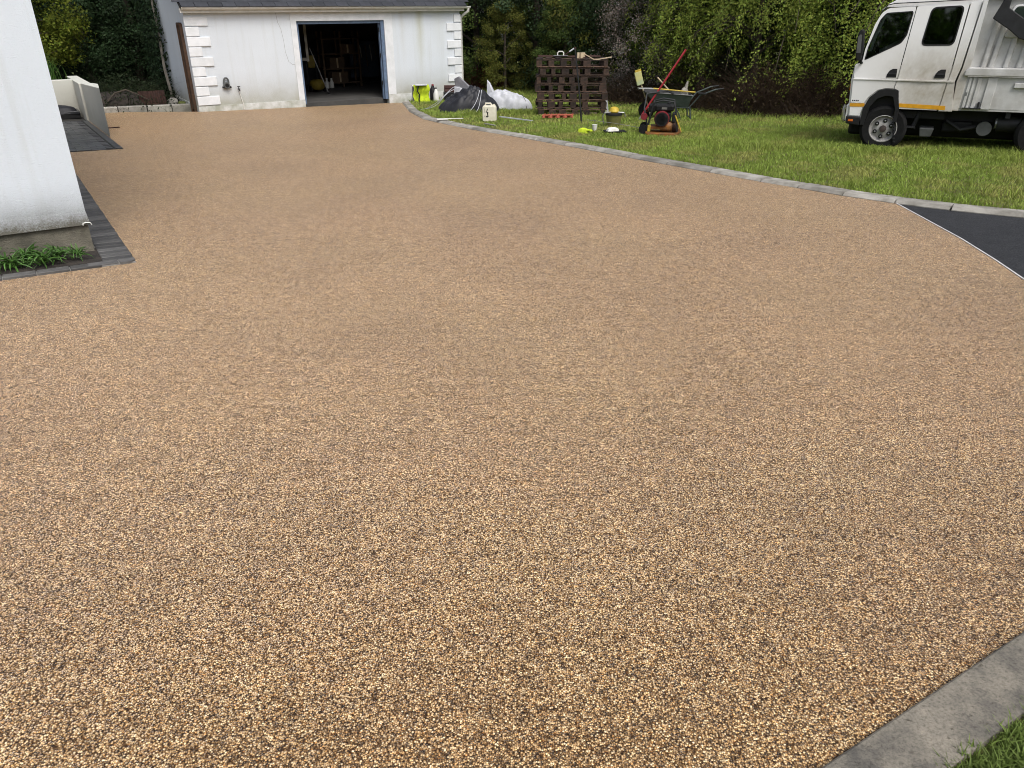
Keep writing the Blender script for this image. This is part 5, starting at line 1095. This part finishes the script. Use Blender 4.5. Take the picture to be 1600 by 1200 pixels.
mown = pn(Q[:, 0], Q[:, 1], 1.1); fine = pn(Q[:, 0], Q[:, 1], 4.5, 2); far = np.clip((Q[:, 1] - 16) / 8, 0, 1)
ht = .036 * (1 + .35 * fine + .25 * mown) * (1 + 1.6 * far)
wt_ = .006 + .0005 * Q[:, 1]
base = np.array([[.245, .325, .062]]) * (1 + .16 * mown + .12 * fine)[:, None]
yl = np.clip(pn(Q[:, 0], Q[:, 1], 2.3, 5) * 2 + .1, 0, 1)[:, None]; base = base * (1 - yl * .5) + np.array([[.38, .33, .12]]) * yl * .5
straw = rng.uniform(0, 1, len(Q)) < .06; base[straw] = (.22, .19, .09)
V, F, C = blades(Q, lambda x, y: -S*y + LZ, ht, wt_, .8, base, .3)
tag(bigmesh('lawn_grass', V, F, 'blade', C), 'rough green lawn grass beyond the kerb', 'grass', None, 'stuff')
# longer clumps
T = []
for k in range(420):
    x, y = rng.uniform(2, 11), rng.uniform(7, 17)
    if k < 120: x, y = rng.uniform(3.0, 8.5), 0; y = 11.1 - (x - 5.7) * .33 + rng.normal() * .25
    elif k < 190: x, y = rng.uniform(-1.2, 2.4), rng.uniform(17.1, 17.6)
    elif k < 240: x, y = rng.uniform(-.6, 1.0), rng.uniform(21, 26)
    T.append(np.array([x, y]) + rng.normal(size=(16 if k > 240 else 30, 2)) * .09)
T = np.concatenate(T); T = T[inside(T, lawn_poly)]
V, F, C = blades(T, lambda x, y: -S*y + LZ, .09 * (1 + .5 * pn(T[:, 0], T[:, 1], 3)), np.full(len(T), .011), .9, np.array([[.24, .30, .06]]) * np.ones((len(T), 1)), .35)
tag(bigmesh('long_grass', V, F, 'blade', C), 'longer grass clumps round the truck and pallets', 'grass', None, 'stuff')
# verge at the near right corner
vg2 = [Vector((.733, 1.159)) + kn * .148 + kd * tt for tt in (-.3, 1.6)]; vp = [tuple(vg2[0]), tuple(vg2[0] + kn * .9), tuple(vg2[1] + kn * .9), tuple(vg2[1])]
Q = np.stack([rng.uniform(.4, 2.4, 120000), rng.uniform(.4, 2.1, 120000)], 1); Q = Q[inside(Q, vp)]; ed = (Q - np.array(vg2[0])) @ np.array(kn); Q = Q[rng.uniform(0, 1, len(Q)) < np.clip((ed + .02 + .03 * pn(Q[:, 0], Q[:, 1], 22)) / .05, 0, 1)]
V, F, C = blades(Q, lambda x, y: -S*y - .004, .03 * (1 + .4 * pn(Q[:, 0], Q[:, 1], 14)), np.full(len(Q), .0045), 1.1, np.array([[.125, .175, .04]]) * (1 + .3 * pn(Q[:, 0], Q[:, 1], 9))[:, None], .4)
tag(bigmesh('verge_grass', V, F, 'blade', C), 'short grass growing beside the near concrete edging', 'grass', None, 'stuff')
